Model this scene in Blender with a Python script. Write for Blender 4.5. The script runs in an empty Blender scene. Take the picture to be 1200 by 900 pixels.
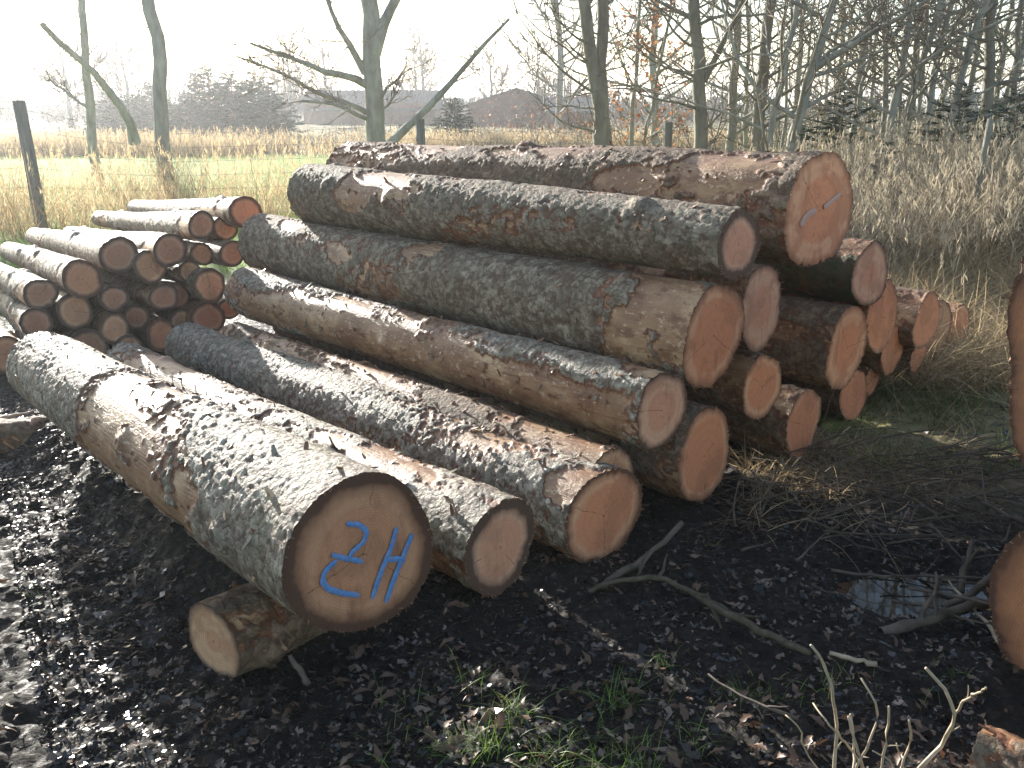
import bpy, math, random
import numpy as np
random.seed(7); RNG = np.random.default_rng(11)
S = bpy.context.scene; COL = S.collection
# ------------------------------------------------------------------ camera
F, PITCH, CH = 1100., math.radians(16.6), 1.6          # focal length in photo pixels (1200 wide), downward tilt, eye height
cam = bpy.data.cameras.new('camera'); co = bpy.data.objects.new('camera', cam); COL.objects.link(co)
co.location = (0, 0, CH); co.rotation_euler = (math.pi/2 - PITCH, 0, 0)
cam.sensor_width = 36; cam.lens = F/1200*36; cam.clip_end = 3000; cam.clip_start = .05
S.camera = co
# ------------------------------------------------------------------ light
SUN_EL, SUN_AZ = math.radians(15.5), math.radians(-32)   # azimuth measured from +Y towards +X
w = bpy.data.worlds.new('World'); S.world = w; w.use_nodes = True
wn = w.node_tree; bg = wn.nodes['Background']; sky = wn.nodes.new('ShaderNodeTexSky')
sky.sky_type = 'NISHITA'; sky.sun_disc = False; sky.sun_elevation = SUN_EL; sky.sun_rotation = SUN_AZ
sky.air_density = 1.0; sky.dust_density = .8; sky.ozone_density = 1.0
bg.inputs[1].default_value = .115; wn.links.new(sky.outputs[0], bg.inputs[0])
sl = bpy.data.lights.new('sun', 'SUN'); so = bpy.data.objects.new('sun', sl); COL.objects.link(so)
sl.energy = 5.0; sl.angle = math.radians(.6); sl.color = (1, .95, .86)
sd = np.array([math.sin(SUN_AZ)*math.cos(SUN_EL), math.cos(SUN_AZ)*math.cos(SUN_EL), math.sin(SUN_EL)])
from mathutils import Vector, Matrix
so.rotation_euler = Vector(sd).to_track_quat('Z', 'Y').to_euler(); so.location = (-8, 10, 8)
vs = S.view_settings; vs.view_transform = 'Standard'; vs.look = 'None'; vs.gamma = 1; vs.exposure = 1.5
S.render.resolution_x = 1024; S.render.resolution_y = 768
S.cycles.volume_bounces = 0

# ------------------------------------------------------------------ helpers
def tag(o, label=None, cat=None, group=None, kind=None):
    for k, v in (('label', label), ('category', cat), ('group', group), ('kind', kind)):
        if v: o[k] = v
    return o
def empty(name, loc, label, cat, group=None, mat=None):
    o = bpy.data.objects.new(name, None); COL.objects.link(o); o.empty_display_size = .1
    if mat is not None: o.matrix_world = mat
    else: o.location = loc
    return tag(o, label, cat, group)
def mesh(name, V, Fq, mat, parent=None, attrs=None, smooth=True):
    """V (n,3) array, Fq (m,3|4) int array -> one mesh object"""
    me = bpy.data.meshes.new(name); V = np.asarray(V, np.float32); Fq = np.asarray(Fq, np.int32); k = Fq.shape[1]
    me.vertices.add(len(V)); me.vertices.foreach_set('co', V.ravel())
    me.loops.add(Fq.size); me.loops.foreach_set('vertex_index', Fq.ravel())
    me.polygons.add(len(Fq)); me.polygons.foreach_set('loop_start', np.arange(0, Fq.size, k, dtype=np.int32))
    me.polygons.foreach_set('use_smooth', np.full(len(Fq), smooth))
    if attrs:
        for n, a in attrs.items():
            at = me.attributes.new(n, 'FLOAT', 'POINT'); at.data.foreach_set('value', np.asarray(a, np.float32).ravel())
    me.update(calc_edges=True)
    me.materials.append(mat)
    o = bpy.data.objects.new(name, me); COL.objects.link(o)
    if parent: o.parent = parent
    return o
class G:
    """collects tubes, strips and boxes; everything becomes quads"""
    def __init__(s): s.v = []; s.f = []; s.a = []; s.n = 0
    def add(s, V, Q, a=0.):
        V = np.asarray(V, float); s.v.append(V); s.f.append(np.asarray(Q)+s.n); s.n += len(V)
        s.a.append(np.full(len(V), a) if np.isscalar(a) else a)
    def tube(s, P, R, k=6, a=0., cap=True):
        P = np.asarray(P, float); n = len(P); R = np.broadcast_to(np.asarray(R, float), (n,))
        T = np.gradient(P, axis=0); T /= np.linalg.norm(T, axis=1)[:, None]+1e-9
        up = np.array([0, 0, 1.]) if abs(T[0][2]) < .85 else np.array([1., 0, 0])
        A = np.cross(T, up); A /= np.linalg.norm(A, axis=1)[:, None]+1e-9; B = np.cross(T, A)
        th = np.arange(k)*2*math.pi/k
        V = P[:, None]+R[:, None, None]*(np.cos(th)[None, :, None]*A[:, None]+np.sin(th)[None, :, None]*B[:, None])
        i = np.arange(n-1)[:, None]*k; j = np.arange(k)[None]; j2 = (j+1) % k
        Q = np.stack([i+j, i+j2, i+k+j2, i+k+j], -1).reshape(-1, 4)
        s.add(V.reshape(-1, 3), Q, a)
        if cap and k == 4 or cap and k == 6 or cap and k == 8:
            for b in (0, (n-1)*k):
                q = [[b+m*2, b+m*2+1, b+(m*2+2) % k, b] for m in range(0)]
            e = (n-1)*k+s.n-len(V.reshape(-1, 3))
            if k == 6: s.f.append(np.array([[e, e+1, e+2, e+3], [e, e+3, e+4, e+5]]))
            if k == 8: s.f.append(np.array([[e, e+1, e+2, e+3], [e, e+3, e+4, e+7], [e+4, e+5, e+6, e+7]]))
            if k == 4: s.f.append(np.array([[e, e+1, e+2, e+3]]))
    def box(s, c, h, rz=0, a=0.):
        V = np.array([[x, y, z] for x in (-1, 1) for y in (-1, 1) for z in (-1, 1)], float)*h
        cr, sr = math.cos(rz), math.sin(rz); V = np.stack([V[:, 0]*cr-V[:, 1]*sr, V[:, 0]*sr+V[:, 1]*cr, V[:, 2]], 1)+c
        s.add(V, [[0, 1, 3, 2], [4, 6, 7, 5], [0, 4, 5, 1], [2, 3, 7, 6], [0, 2, 6, 4], [1, 5, 7, 3]], a)
    def build(s, name, mat, parent=None, smooth=True):
        return mesh(name, np.concatenate(s.v), np.concatenate(s.f), mat, parent, {'cv': np.concatenate(s.a)}, smooth)
# numpy noise ---------------------------------------------------------------
def hsh(i, j, k, seed=0):
    n = (i.astype(np.int64)*73856093 ^ j.astype(np.int64)*19349663 ^ k.astype(np.int64)*83492791 ^ (seed*2654435761)) & 0x7fffffff
    n = ((n >> 13) ^ n) & 0x7fffffff; n = (n*(n*n*15731+789221)+1376312589) & 0x7fffffff
    return n/2147483647.
def vnoise(P, seed=0):
    I = np.floor(P); f = P-I; f = f*f*(3-2*f); I = I.astype(np.int64); r = 0
    for a in (0, 1):
        wa = f[:, 0] if a else 1-f[:, 0]
        for b in (0, 1):
            wb = f[:, 1] if b else 1-f[:, 1]
            for c in (0, 1):
                wc = f[:, 2] if c else 1-f[:, 2]
                r = r+wa*wb*wc*hsh(I[:, 0]+a, I[:, 1]+b, I[:, 2]+c, seed)
    return r*2-1
def fbm(P, o=4, seed=0):
    r = 0; a = .5
    for k in range(o): r = r+a*vnoise(P*2**k+k*17.3, seed+k); a *= .5
    return r
def voro(P, seed=0):
    """returns F1, F2, cell random, offset from cell centre"""
    I = np.floor(P).astype(np.int64); f1 = np.full(len(P), 9.); f2 = f1.copy(); cr = np.zeros(len(P)); off = np.zeros_like(P)
    for a in (-1, 0, 1):
        for b in (-1, 0, 1):
            for c in (-1, 0, 1):
                i, j, k = I[:, 0]+a, I[:, 1]+b, I[:, 2]+c
                r1 = hsh(i, j, k, seed); r2 = (r1*9973.7) % 1; r3 = (r1*7919.3) % 1
                d = P-np.stack([i+.1+.8*r1, j+.1+.8*r2, k+.1+.8*r3], 1); q = (d*d).sum(1)
                m = q < f1; f2 = np.where(m, f1, np.minimum(f2, q)); f1 = np.where(m, q, f1); cr = np.where(m, (r1*613.1) % 1, cr)
                off = np.where(m[:, None], d, off)
    return np.sqrt(f1), np.sqrt(f2), cr, off
def sst(a, b, x): t = np.clip((x-a)/(b-a), 0, 1); return t*t*(3-2*t)
# rays of the photograph, to read real positions off it ------------------------
def ray(px, py):
    u = 450.-py; return np.array([px-600., F*math.cos(PITCH)+u*math.sin(PITCH), u*math.cos(PITCH)-F*math.sin(PITCH)])
def at(px, py, Y): v = ray(px, py); return v*(Y/v[1])+np.array([0, 0, CH])
def onz(px, py, z=0.): v = ray(px, py); return v*((z-CH)/v[2])+np.array([0, 0, CH])

# ------------------------------------------------------------------ materials
def newmat(name):
    m = bpy.data.materials.new(name); m.use_nodes = True; nt = m.node_tree; b = nt.nodes['Principled BSDF']
    class N: pass
    n = N(); n.m = m; n.nt = nt; n.b = b
    def nd(t, **kw):
        x = nt.nodes.new('ShaderNode'+t)
        for k, v in kw.items():
            if k.startswith('_'): x.inputs[int(k[1:])].default_value = v
            else: setattr(x, k, v)
        return x
    n.nd = nd; n.lk = lambda a, b_: nt.links.new(a, b_)
    def noise(vec, scale, detail=5, rough=.6):
        x = nd('TexNoise'); x.inputs['Scale'].default_value = scale; x.inputs['Detail'].default_value = detail; x.inputs['Roughness'].default_value = rough
        if vec is not None: n.lk(vec, x.inputs['Vector'])
        return x.outputs[0]
    n.noise = noise
    def ramp(fac, stops):
        x = nd('ValToRGB'); e = x.color_ramp.elements
        while len(e) < len(stops): e.new(.5)
        for q, (p, c) in zip(e, stops): q.position = p; q.color = (*c, 1) if len(c) == 3 else c
        n.lk(fac, x.inputs[0]); return x.outputs[0]
    n.ramp = ramp
    def mix(fac, a, b_, mode='MIX'):
        x = nd('Mix', data_type='RGBA', blend_type=mode)
        for v, s in ((fac, 0), (a, 6), (b_, 7)):
            if hasattr(v, 'is_output'): n.lk(v, x.inputs[s])
            else: x.inputs[s].default_value = v if s == 0 else (*v, 1)
        return x.outputs[2]
    n.mix = mix
    def math_(op, a, b_=None):
        x = nd('Math', operation=op)
        for v, s in ((a, 0), (b_, 1)):
            if v is None: continue
            if hasattr(v, 'is_output'): n.lk(v, x.inputs[s])
            else: x.inputs[s].default_value = v
        return x.outputs[0]
    n.math = math_
    def attr(a): return nd('Attribute', attribute_name=a).outputs['Fac']
    n.attr = attr
    def objvec(scale=(1, 1, 1)):
        tc = nd('TexCoord'); oi = nd('ObjectInfo'); mu = nd('Math', operation='MULTIPLY', _1=37.); n.lk(oi.outputs['Random'], mu.inputs[0])
        ad = nd('VectorMath', operation='ADD'); n.lk(tc.outputs['Object'], ad.inputs[0]); n.lk(mu.outputs[0], ad.inputs[1])
        ml = nd('VectorMath', operation='MULTIPLY'); n.lk(ad.outputs[0], ml.inputs[0]); ml.inputs[1].default_value = scale
        return ml.outputs[0]
    n.objvec = objvec
    def bump(h, dist, prev=None, strength=1.):
        x = nd('Bump'); x.inputs['Distance'].default_value = dist; x.inputs['Strength'].default_value = strength; n.lk(h, x.inputs['Height'])
        if prev is not None: n.lk(prev, x.inputs['Normal'])
        return x.outputs[0]
    n.bump = bump
    return n
M = {}
def simple(name, c1, c2, scale=8, rough=.8, bumpd=0., attr=False, trans=0., stretch=(1, 1, 1), spec=.5):
    n = newmat(name); v = n.objvec(stretch); f = n.noise(v, scale)
    if attr: f = n.math('ADD', n.math('MULTIPLY', f, .35), n.math('MULTIPLY', n.attr('cv'), .75))
    c = n.ramp(f, [(.3, c1), (.72, c2)]); n.lk(c, n.b.inputs['Base Color']); n.b.inputs['Roughness'].default_value = rough
    n.b.inputs['Specular IOR Level'].default_value = spec
    if bumpd: n.lk(n.bump(n.noise(v, scale*4, 6), bumpd), n.b.inputs['Normal'])
    if trans:
        t = n.nd('BsdfTranslucent'); n.lk(c, t.inputs[0]); mx = n.nd('MixShader', _0=trans)
        n.lk(n.b.outputs[0], mx.inputs[1]); n.lk(t.outputs[0], mx.inputs[2]); n.lk(mx.outputs[0], n.nt.nodes['Material Output'].inputs[0])
    M[name] = n.m; return n
# log bark: 'bark' 1 = outer bark, .5 = red inner bark, 0 = bare wood ; 'cell' random per flake
def bark_mat(name, ca, cb, green, rough=.72, spec=.3):
    n = newmat(name); v = n.objvec(); vs_ = n.objvec((.35, 1, 1))
    a = n.attr('bark'); cell = n.attr('cell')
    big = n.noise(v, 5, 4); fine = n.noise(v, 60, 6, .7)
    f = n.math('ADD', n.math('MULTIPLY', fine, .5), n.math('MULTIPLY', cell, .5))
    outer = n.ramp(f, [(.25, ca), (.6, cb), (.85, tuple(min(1, x*1.5) for x in cb))])
    outer = n.mix(n.ramp(n.attr('edge'), [(0., (.8,)*3), (.35, (0, 0, 0))]), outer, (.075, .045, .03))
    outer = n.mix(n.ramp(big, [(.5, (0, 0, 0)), (.68, (1, 1, 1))]), outer, green)
    moss = n.noise(v, 14, 5); outer = n.mix(n.ramp(moss, [(.46, (0, 0, 0)), (.66, (.7,)*3)]), outer, (.15, .085, .05))
    inner = n.ramp(n.noise(v, 40, 5, .7), [(.3, (.085, .030, .015)), (.55, (.21, .085, .040)), (.8, (.36, .19, .10))])
    streak = n.noise(vs_, 9, 6, .65)
    wood = n.ramp(streak, [(.26, (.15, .07, .035)), (.42, (.34, .185, .095)), (.56, (.53, .34, .18)), (.75, (.66, .47, .28))])
    wood = n.mix(n.ramp(n.noise(v, 3.2, 5), [(.42, (.9,)*3), (.62, (0, 0, 0))]), wood, (.25, .125, .062))
    wood = n.mix(n.ramp(n.noise(n.objvec((.5, 1, 1)), 17, 6, .75), [(.50, (0, 0, 0)), (.60, (.85,)*3)]), wood, (.17, .075, .036))
    wood = n.mix(n.ramp(n.noise(n.objvec((.6, 1, 1)), 45, 4, .7), [(.58, (0, 0, 0)), (.66, (.7,)*3)]), wood, (.62, .46, .29))
    c = n.mix(n.ramp(a, [(.12, (0, 0, 0)), (.3, (1, 1, 1))]), wood, inner)
    c = n.mix(n.ramp(a, [(.62, (0, 0, 0)), (.78, (1, 1, 1))]), c, outer)
    n.lk(c, n.b.inputs['Base Color'])
    n.lk(n.ramp(a, [(0, (.42,)*3), (.7, (rough,)*3)]), n.b.inputs['Roughness'])
    n.b.inputs['Specular IOR Level'].default_value = spec
    wn_ = n.nd('TexNoise'); wn_.inputs['Scale'].default_value = 28; wn_.inputs['Detail'].default_value = 4; n.lk(v, wn_.inputs['Vector'])
    wa = n.nd('VectorMath', operation='MULTIPLY_ADD'); n.lk(wn_.outputs['Color'], wa.inputs[0]); wa.inputs[1].default_value = (.055, .055, .055); n.lk(v, wa.inputs[2])
    vo = n.nd('TexVoronoi', feature='F1'); vo.inputs['Scale'].default_value = 46; n.lk(wa.outputs[0], vo.inputs['Vector'])
    v3 = n.nd('TexVoronoi', feature='F1'); v3.inputs['Scale'].default_value = 110; n.lk(wa.outputs[0], v3.inputs['Vector'])
    sx = n.nd('SeparateColor'); n.lk(vo.outputs['Color'], sx.inputs[0]); sy = n.nd('SeparateColor'); n.lk(v3.outputs['Color'], sy.inputs[0])
    flake = n.math('ADD', sx.outputs[0], n.math('MULTIPLY', vo.outputs['Distance'], -.8)); flake = n.math('ADD', flake, n.math('MULTIPLY', sy.outputs[0], .45))
    outerm = n.ramp(a, [(.62, (0, 0, 0)), (.78, (1, 1, 1))])
    c = n.mix(n.math('MULTIPLY', outerm, n.ramp(flake, [(.0, (.7,)*3), (.4, (0, 0, 0))])), c, (.10, .052, .03))
    c = n.mix(n.math('MULTIPLY', outerm, n.ramp(sx.outputs[1], [(.6, (0, 0, 0)), (.9, (.3,)*3)])), c, tuple(min(1, q*1.6) for q in cb))
    n.lk(c, n.b.inputs['Base Color'])
    h = n.math('ADD', n.math('MULTIPLY', flake, 1.1), fine)
    h = n.math('MULTIPLY', h, n.math('ADD', n.math('MULTIPLY', a, .9), .12))
    b1 = n.bump(h, .0075); grain = n.math('ADD', n.noise(n.objvec((.06, 1, 1)), 130, 3), n.noise(n.objvec((.4, 1, 1)), 35, 5))
    n.lk(n.bump(grain, .0028, b1), n.b.inputs['Normal']); M[name] = n.m
bark_mat('bark_grey', (.11, .085, .056), (.32, .265, .185), (.19, .165, .105))
bark_mat('bark_pale', (.11, .085, .058), (.38, .33, .245), (.22, .205, .13), .6, .4)
bark_mat('bark_brown', (.09, .055, .034), (.26, .175, .11), (.15, .125, .075))
bark_mat('bark_moss', (.03, .035, .02), (.07, .085, .035), (.035, .06, .02))
def face_mat(name, heart, sap, edge):
    n = newmat(name); v = n.objvec(); rn = n.attr('rn'); hr = n.attr('hr'); br = n.attr('br')
    big = n.noise(v, 9, 4); rr = n.math('ADD', rn, n.math('MULTIPLY', n.math('SUBTRACT', big, .5), .30))
    d = n.math('SUBTRACT', rr, hr)
    c = n.ramp(n.math('ADD', d, .5), [(.46, heart), (.54, sap)])
    c = n.mix(n.ramp(n.noise(v, 6, 3), [(.52, (0, 0, 0)), (.6, (.75,)*3)]), c, tuple(x*.72 for x in heart))
    # year rings follow the measured radius
    wv = n.math('SINE', n.math('ADD', n.math('MULTIPLY', n.attr('rad'), 760.), n.math('MULTIPLY', big, 9.)))
    w2 = n.math('SINE', n.math('ADD', n.math('MULTIPLY', n.attr('rad'), 173.), n.math('MULTIPLY', big, 5.)))
    c = n.mix(n.math('MULTIPLY', n.math('MAXIMUM', w2, 0.), .13), c, tuple(x*.55 for x in heart))
    c = n.mix(n.math('MULTIPLY', n.math('MAXIMUM', wv, 0.), .27), c, tuple(x*.45 for x in heart))
    c = n.mix(n.ramp(n.noise(v, 150, 3), [(.4, (0, 0, 0)), (.8, (.35,)*3)]), c, tuple(min(1, x*1.35) for x in sap))
    st = n.math('SUBTRACT', rn, n.math('ADD', br, n.math('MULTIPLY', n.math('SUBTRACT', n.noise(v, 14, 4), .5), .22)))
    c = n.mix(n.ramp(n.math('ADD', st, .5), [(.36, (0, 0, 0)), (.5, (.85,)*3)]), c, edge)
    c = n.mix(n.ramp(n.math('ADD', st, .5), [(.5, (0, 0, 0)), (.55, (.9,)*3)]), c, tuple(x*.35 for x in edge))
    # drying cracks that run out from the pith, and the pith itself
    tco = n.nd('TexCoord'); sp = n.nd('SeparateXYZ'); n.lk(tco.outputs['Object'], sp.inputs[0]); oi = n.nd('ObjectInfo')
    wob = n.math('MULTIPLY', n.noise(v, 30, 3), .09)
    ang = n.math('ADD', n.math('ADD', n.math('DIVIDE', n.math('ARCTAN2', sp.outputs[1], sp.outputs[2]), 6.2832/3), wob), n.math('MULTIPLY', oi.outputs['Random'], 5.))
    fr = n.math('ABSOLUTE', n.math('SUBTRACT', n.math('FRACT', n.math('ADD', ang, 10.)), .5)); dist = n.math('MULTIPLY', n.math('MULTIPLY', fr, 2.09), n.attr('rad'))
    ck = n.math('LESS_THAN', dist, .0013); ck = n.math('MULTIPLY', ck, n.math('GREATER_THAN', n.noise(v, 7, 2), .5))
    c = n.mix(n.math('MULTIPLY', ck, .75), c, tuple(x*.22 for x in heart)); c = n.mix(n.math('MULTIPLY', n.math('LESS_THAN', n.attr('rad'), .004), .7), c, tuple(x*.2 for x in heart))
    smear = n.noise(n.objvec((1, 1, .25)), 11, 5, .7); c = n.mix(n.ramp(smear, [(.55, (0, 0, 0)), (.75, (.55,)*3)]), c, tuple(x*.4 for x in edge))
    n.lk(c, n.b.inputs['Base Color']); n.b.inputs['Roughness'].default_value = .7
    b1 = n.bump(n.noise(n.objvec((1, 1, .08)), 200, 2), .0035); n.lk(n.bump(n.noise(v, 90, 4), .002, b1), n.b.inputs['Normal'])
    M[name] = n.m
face_mat('cut_orange', (.64, .245, .115), (.68, .36, .20), (.26, .11, .055))
face_mat('cut_red', (.44, .17, .07), (.48, .20, .085), (.24, .10, .05))
face_mat('cut_dull', (.36, .165, .09), (.42, .245, .15), (.13, .07, .045))
face_mat('cut_brown', (.50, .225, .115), (.50, .26, .14), (.19, .085, .045))
face_mat('cut_pink', (.62, .29, .17), (.66, .38, .24), (.22, .12, .075))
face_mat('cut_tan', (.54, .27, .14), (.62, .37, .21), (.18, .10, .06))
simple('tree_bark', (.16, .15, .12), (.42, .40, .33), 6, .75, .02, stretch=(1, 1, .35))
simple('tree_bark_mossy', (.12, .105, .075), (.30, .27, .205), 6, .8, .02, stretch=(1, 1, .35))
simple('twig_bark', (.11, .078, .05), (.30, .225, .16), 6, .7)
simple('straw', (.26, .175, .09), (.66, .51, .30), 3, .6, attr=True, trans=.5)
simple('grass_dull', (.045, .07, .02), (.15, .19, .06), 4, .55, attr=True, trans=.35)
simple('straw_dull', (.17, .135, .09), (.48, .40, .28), 3, .65, attr=True, trans=.4)
simple('grass_green', (.08, .15, .018), (.28, .40, .07), 4, .5, attr=True, trans=.35)
simple('litter', (.012, .009, .007), (.19, .125, .085), 9, .28, attr=True)
simple('leaf_brown', (.05, .027, .015), (.19, .105, .06), 30, .5, trans=.15)
simple('leaf_russet', (.20, .08, .035), (.42, .20, .09), 3, .6, attr=True, trans=.4)
simple('needles', (.012, .03, .015), (.035, .075, .04), 4, .6, attr=True, trans=.1)
simple('post_wood', (.10, .095, .085), (.24, .225, .20), 20, .85, .004, stretch=(1, 1, .1))
simple('stick', (.05, .038, .027), (.16, .12, .085), 20, .75, .003)
simple('stick_pale', (.25, .19, .12), (.50, .40, .27), 20, .6, .002)
simple('stick_moss', (.05, .038, .022), (.14, .11, .065), 40, .8, .006)
simple('wire', (.10, .10, .10), (.2, .2, .2), 10, .5)
simple('brick_wall', (.11, .045, .03), (.19, .085, .055), 3, .85)
simple('roof_sheet', (.04, .034, .03), (.085, .075, .068), 2, .7)
n = newmat('paint_blue'); v = n.objvec(); c = n.ramp(n.noise(v, 60), [(.3, (.04, .17, .42)), (.7, (.09, .30, .62))])
c = n.mix(n.ramp(n.noise(v, 170, 4, .7), [(.50, (0, 0, 0)), (.62, (.75,)*3)]), c, (.36, .19, .12)); n.lk(c, n.b.inputs['Base Color']); n.b.inputs['Roughness'].default_value = .75; M['paint_blue'] = n.m
simple('hay_wrap', (.5, .5, .5), (.75, .75, .75), 2, .5)
n = newmat('water'); n.b.inputs['Base Color'].default_value = (.012, .011, .009, 1); n.b.inputs['Roughness'].default_value = .03
n.lk(n.bump(n.noise(n.objvec(), 9, 2), .0002), n.b.inputs['Normal']); M['water'] = n.m
# ground: zone 0 wet mud and painted shade between the piles, 1 green turf, 2 straw-coloured thatch
n = newmat('ground'); tc = n.nd('TexCoord'); v = tc.outputs['Object']; zone = n.attr('zone'); st = n.attr('straw')
mud = n.ramp(n.noise(v, 22, 7, .7), [(.35, (.007, .0055, .0045)), (.55, (.018, .0135, .010)), (.74, (.045, .032, .022))])
mud = n.mix(n.ramp(n.noise(v, 90, 4, .7), [(.62, (0, 0, 0)), (.70, (.5,)*3)]), mud, (.09, .065, .045))
turf = n.ramp(n.noise(v, 3, 6, .7), [(.3, (.13, .20, .025)), (.55, (.22, .34, .04)), (.8, (.32, .42, .08))])
that = n.ramp(n.noise(v, 12, 6, .7), [(.3, (.10, .075, .042)), (.7, (.36, .28, .16))])
c = n.mix(zone, mud, turf); c = n.mix(st, c, that); n.lk(c, n.b.inputs['Base Color'])
n.b.inputs['Specular IOR Level'].default_value = .22; rg = n.ramp(n.noise(v, 30, 5), [(.38, (.45,)*3), (.55, (.85,)*3)]); n.lk(n.mix(n.math('MAXIMUM', zone, st), rg, (.9,)*3), n.b.inputs['Roughness'])
vo = n.nd('TexVoronoi', feature='F1'); vo.inputs['Scale'].default_value = 34; n.lk(v, vo.inputs['Vector'])
b1 = n.bump(vo.outputs['Distance'], .012); n.lk(n.bump(n.noise(v, 70, 6, .7), .012, b1), n.b.inputs['Normal']); M['ground'] = n.m

# ------------------------------------------------------------------ ground
PUD = onz(1072, 702, -.05)
def terrain(x, y):
    P = np.stack([x, y, np.zeros_like(x)], 1)
    h = .045*fbm(P*1.3, 3, 3)+.03*fbm(P*np.array([5, 5, 1]), 3, 9)
    h = h*sst(9, 6, y)+.06*fbm(P*.25, 3, 5)*sst(6, 12, y)
    h -= .045*sst(3.1, 2.3, y)*sst(1.0, .2, x)                          # lower, rutted mud in front of the near log
    d = np.hypot((x-PUD[0])/.27, (y-PUD[1])/.20); h -= .085*sst(1.5, .3, d)
    a = math.radians(-43); t = x*math.cos(a)-y*math.sin(a); s = x*math.sin(a)+y*math.cos(a); h += .13*sst(1.05, 1.35, t)*sst(1.95, 1.7, t)*sst(2.2, 2.7, s)*sst(5.2, 4.6, s)  # mound added under the letter log to keep sun from passing beneath
    a = math.radians(-34); t = x*math.cos(a)-y*math.sin(a); s = x*math.sin(a)+y*math.cos(a)
    h -= .42*sst(6.2, 9.5, s)*sst(12, 10.5, s)*sst(2.6, 2.0, t)           # hollow under the far ends of the small pile
    h += .45*sst(2.6, 6.5, x)*sst(7.0, 9.5, y)*sst(30, 15, y)             # grassy bank on the right
    return h
def gx(lo, hi, st, a, b, g):
    c = list(np.arange(lo, hi, st)); d = st
    while c[-1] < b: d *= g; c.append(c[-1]+d)
    d = st; 
    while c[0] > a: d *= g; c.insert(0, c[0]-d)
    return np.array(c)
xs = gx(-2.6, 2.4, .018, -700, 700, 1.085); ys = gx(1.5, 4.8, .018, -60, 1400, 1.085)
xs = np.clip(xs, -600, 600); xs = np.unique(xs); ys = np.unique(np.clip(ys, -50, 1200))
X, Y = np.meshgrid(xs, ys); x = X.ravel(); y = Y.ravel(); z = terrain(x, y)
near = sst(-4, -2.6, x)*sst(4, 2.6, x)*sst(7, 4.9, y)
P2 = np.stack([x*17, y*17, z*0], 1); f1, f2, cr, of = voro(P2+fbm(P2*.4, 2)[:, None]*.8, 4)
z = z+near*(.009*(.65-f1)*cr*1.6+.022*fbm(P2*1.4, 4, 8))
mud_shade = sst(9.2, 7.6, y+.25*x*(x < 0)+.9*fbm(np.stack([x, y, 0*x], 1), 2, 2))  # mud colour, drawn out behind at left to paint the shadow between the piles
mud_shade = np.where(x > 1.6, np.minimum(mud_shade, sst(4.6, 3.9, y+.3*vnoise(P2*.2, 6))), mud_shade)
pn = fbm(np.stack([x*.6, y*.6, 0*x], 1), 4, 21)
straw = sst(7.2, 8.4, y)*sst(1.8, 3.2, x)*sst(17, 14, y)*sst(-.35, .1, pn)
straw = np.maximum(straw, .3*sst(9.5, 12, y)*sst(16.5, 14, y)*sst(.1, .5, pn)); straw = np.maximum(straw, .9*sst(31, 33, y))
straw = np.maximum(straw, sst(3.9, 5.0, y)*sst(1.6, 2.4, x)*sst(10, 8.5, y)*sst(-.25, .2, pn)*.85)
straw = np.maximum(straw, .85*sst(1.3, 2.0, x)*sst(10, 9, y)*sst(3.2, 4, y)); straw *= 1-.8*sst(1.0, -.5, x)*sst(8.5, 9.5, y)*sst(20, 18, y)
nx, ny = len(xs), len(ys); i = np.arange(ny-1)[:, None]*nx+np.arange(nx-1)[None]; i = i.ravel()
ground = mesh('ground', np.stack([x, y, z], 1), np.stack([i, i+1, i+1+nx, i+nx], 1), M['ground'], None, {'zone': 1-mud_shade, 'straw': straw})
tag(ground, kind='structure')
def gz(x, y): return terrain(np.atleast_1d(np.asarray(x, float)), np.atleast_1d(np.asarray(y, float)))
th = np.arange(32)*2*math.pi/32
wv = np.concatenate([[[0, 0, 0]], np.stack([.42*np.cos(th), .32*np.sin(th), 0*th], 1)]); wf = [[0, i+1, (i+1) % 32+1] for i in range(32)]
pud = mesh('puddle_water', wv, wf, M['water']); pud.location = (PUD[0], PUD[1], -.047); tag(pud, kind='structure')

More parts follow.
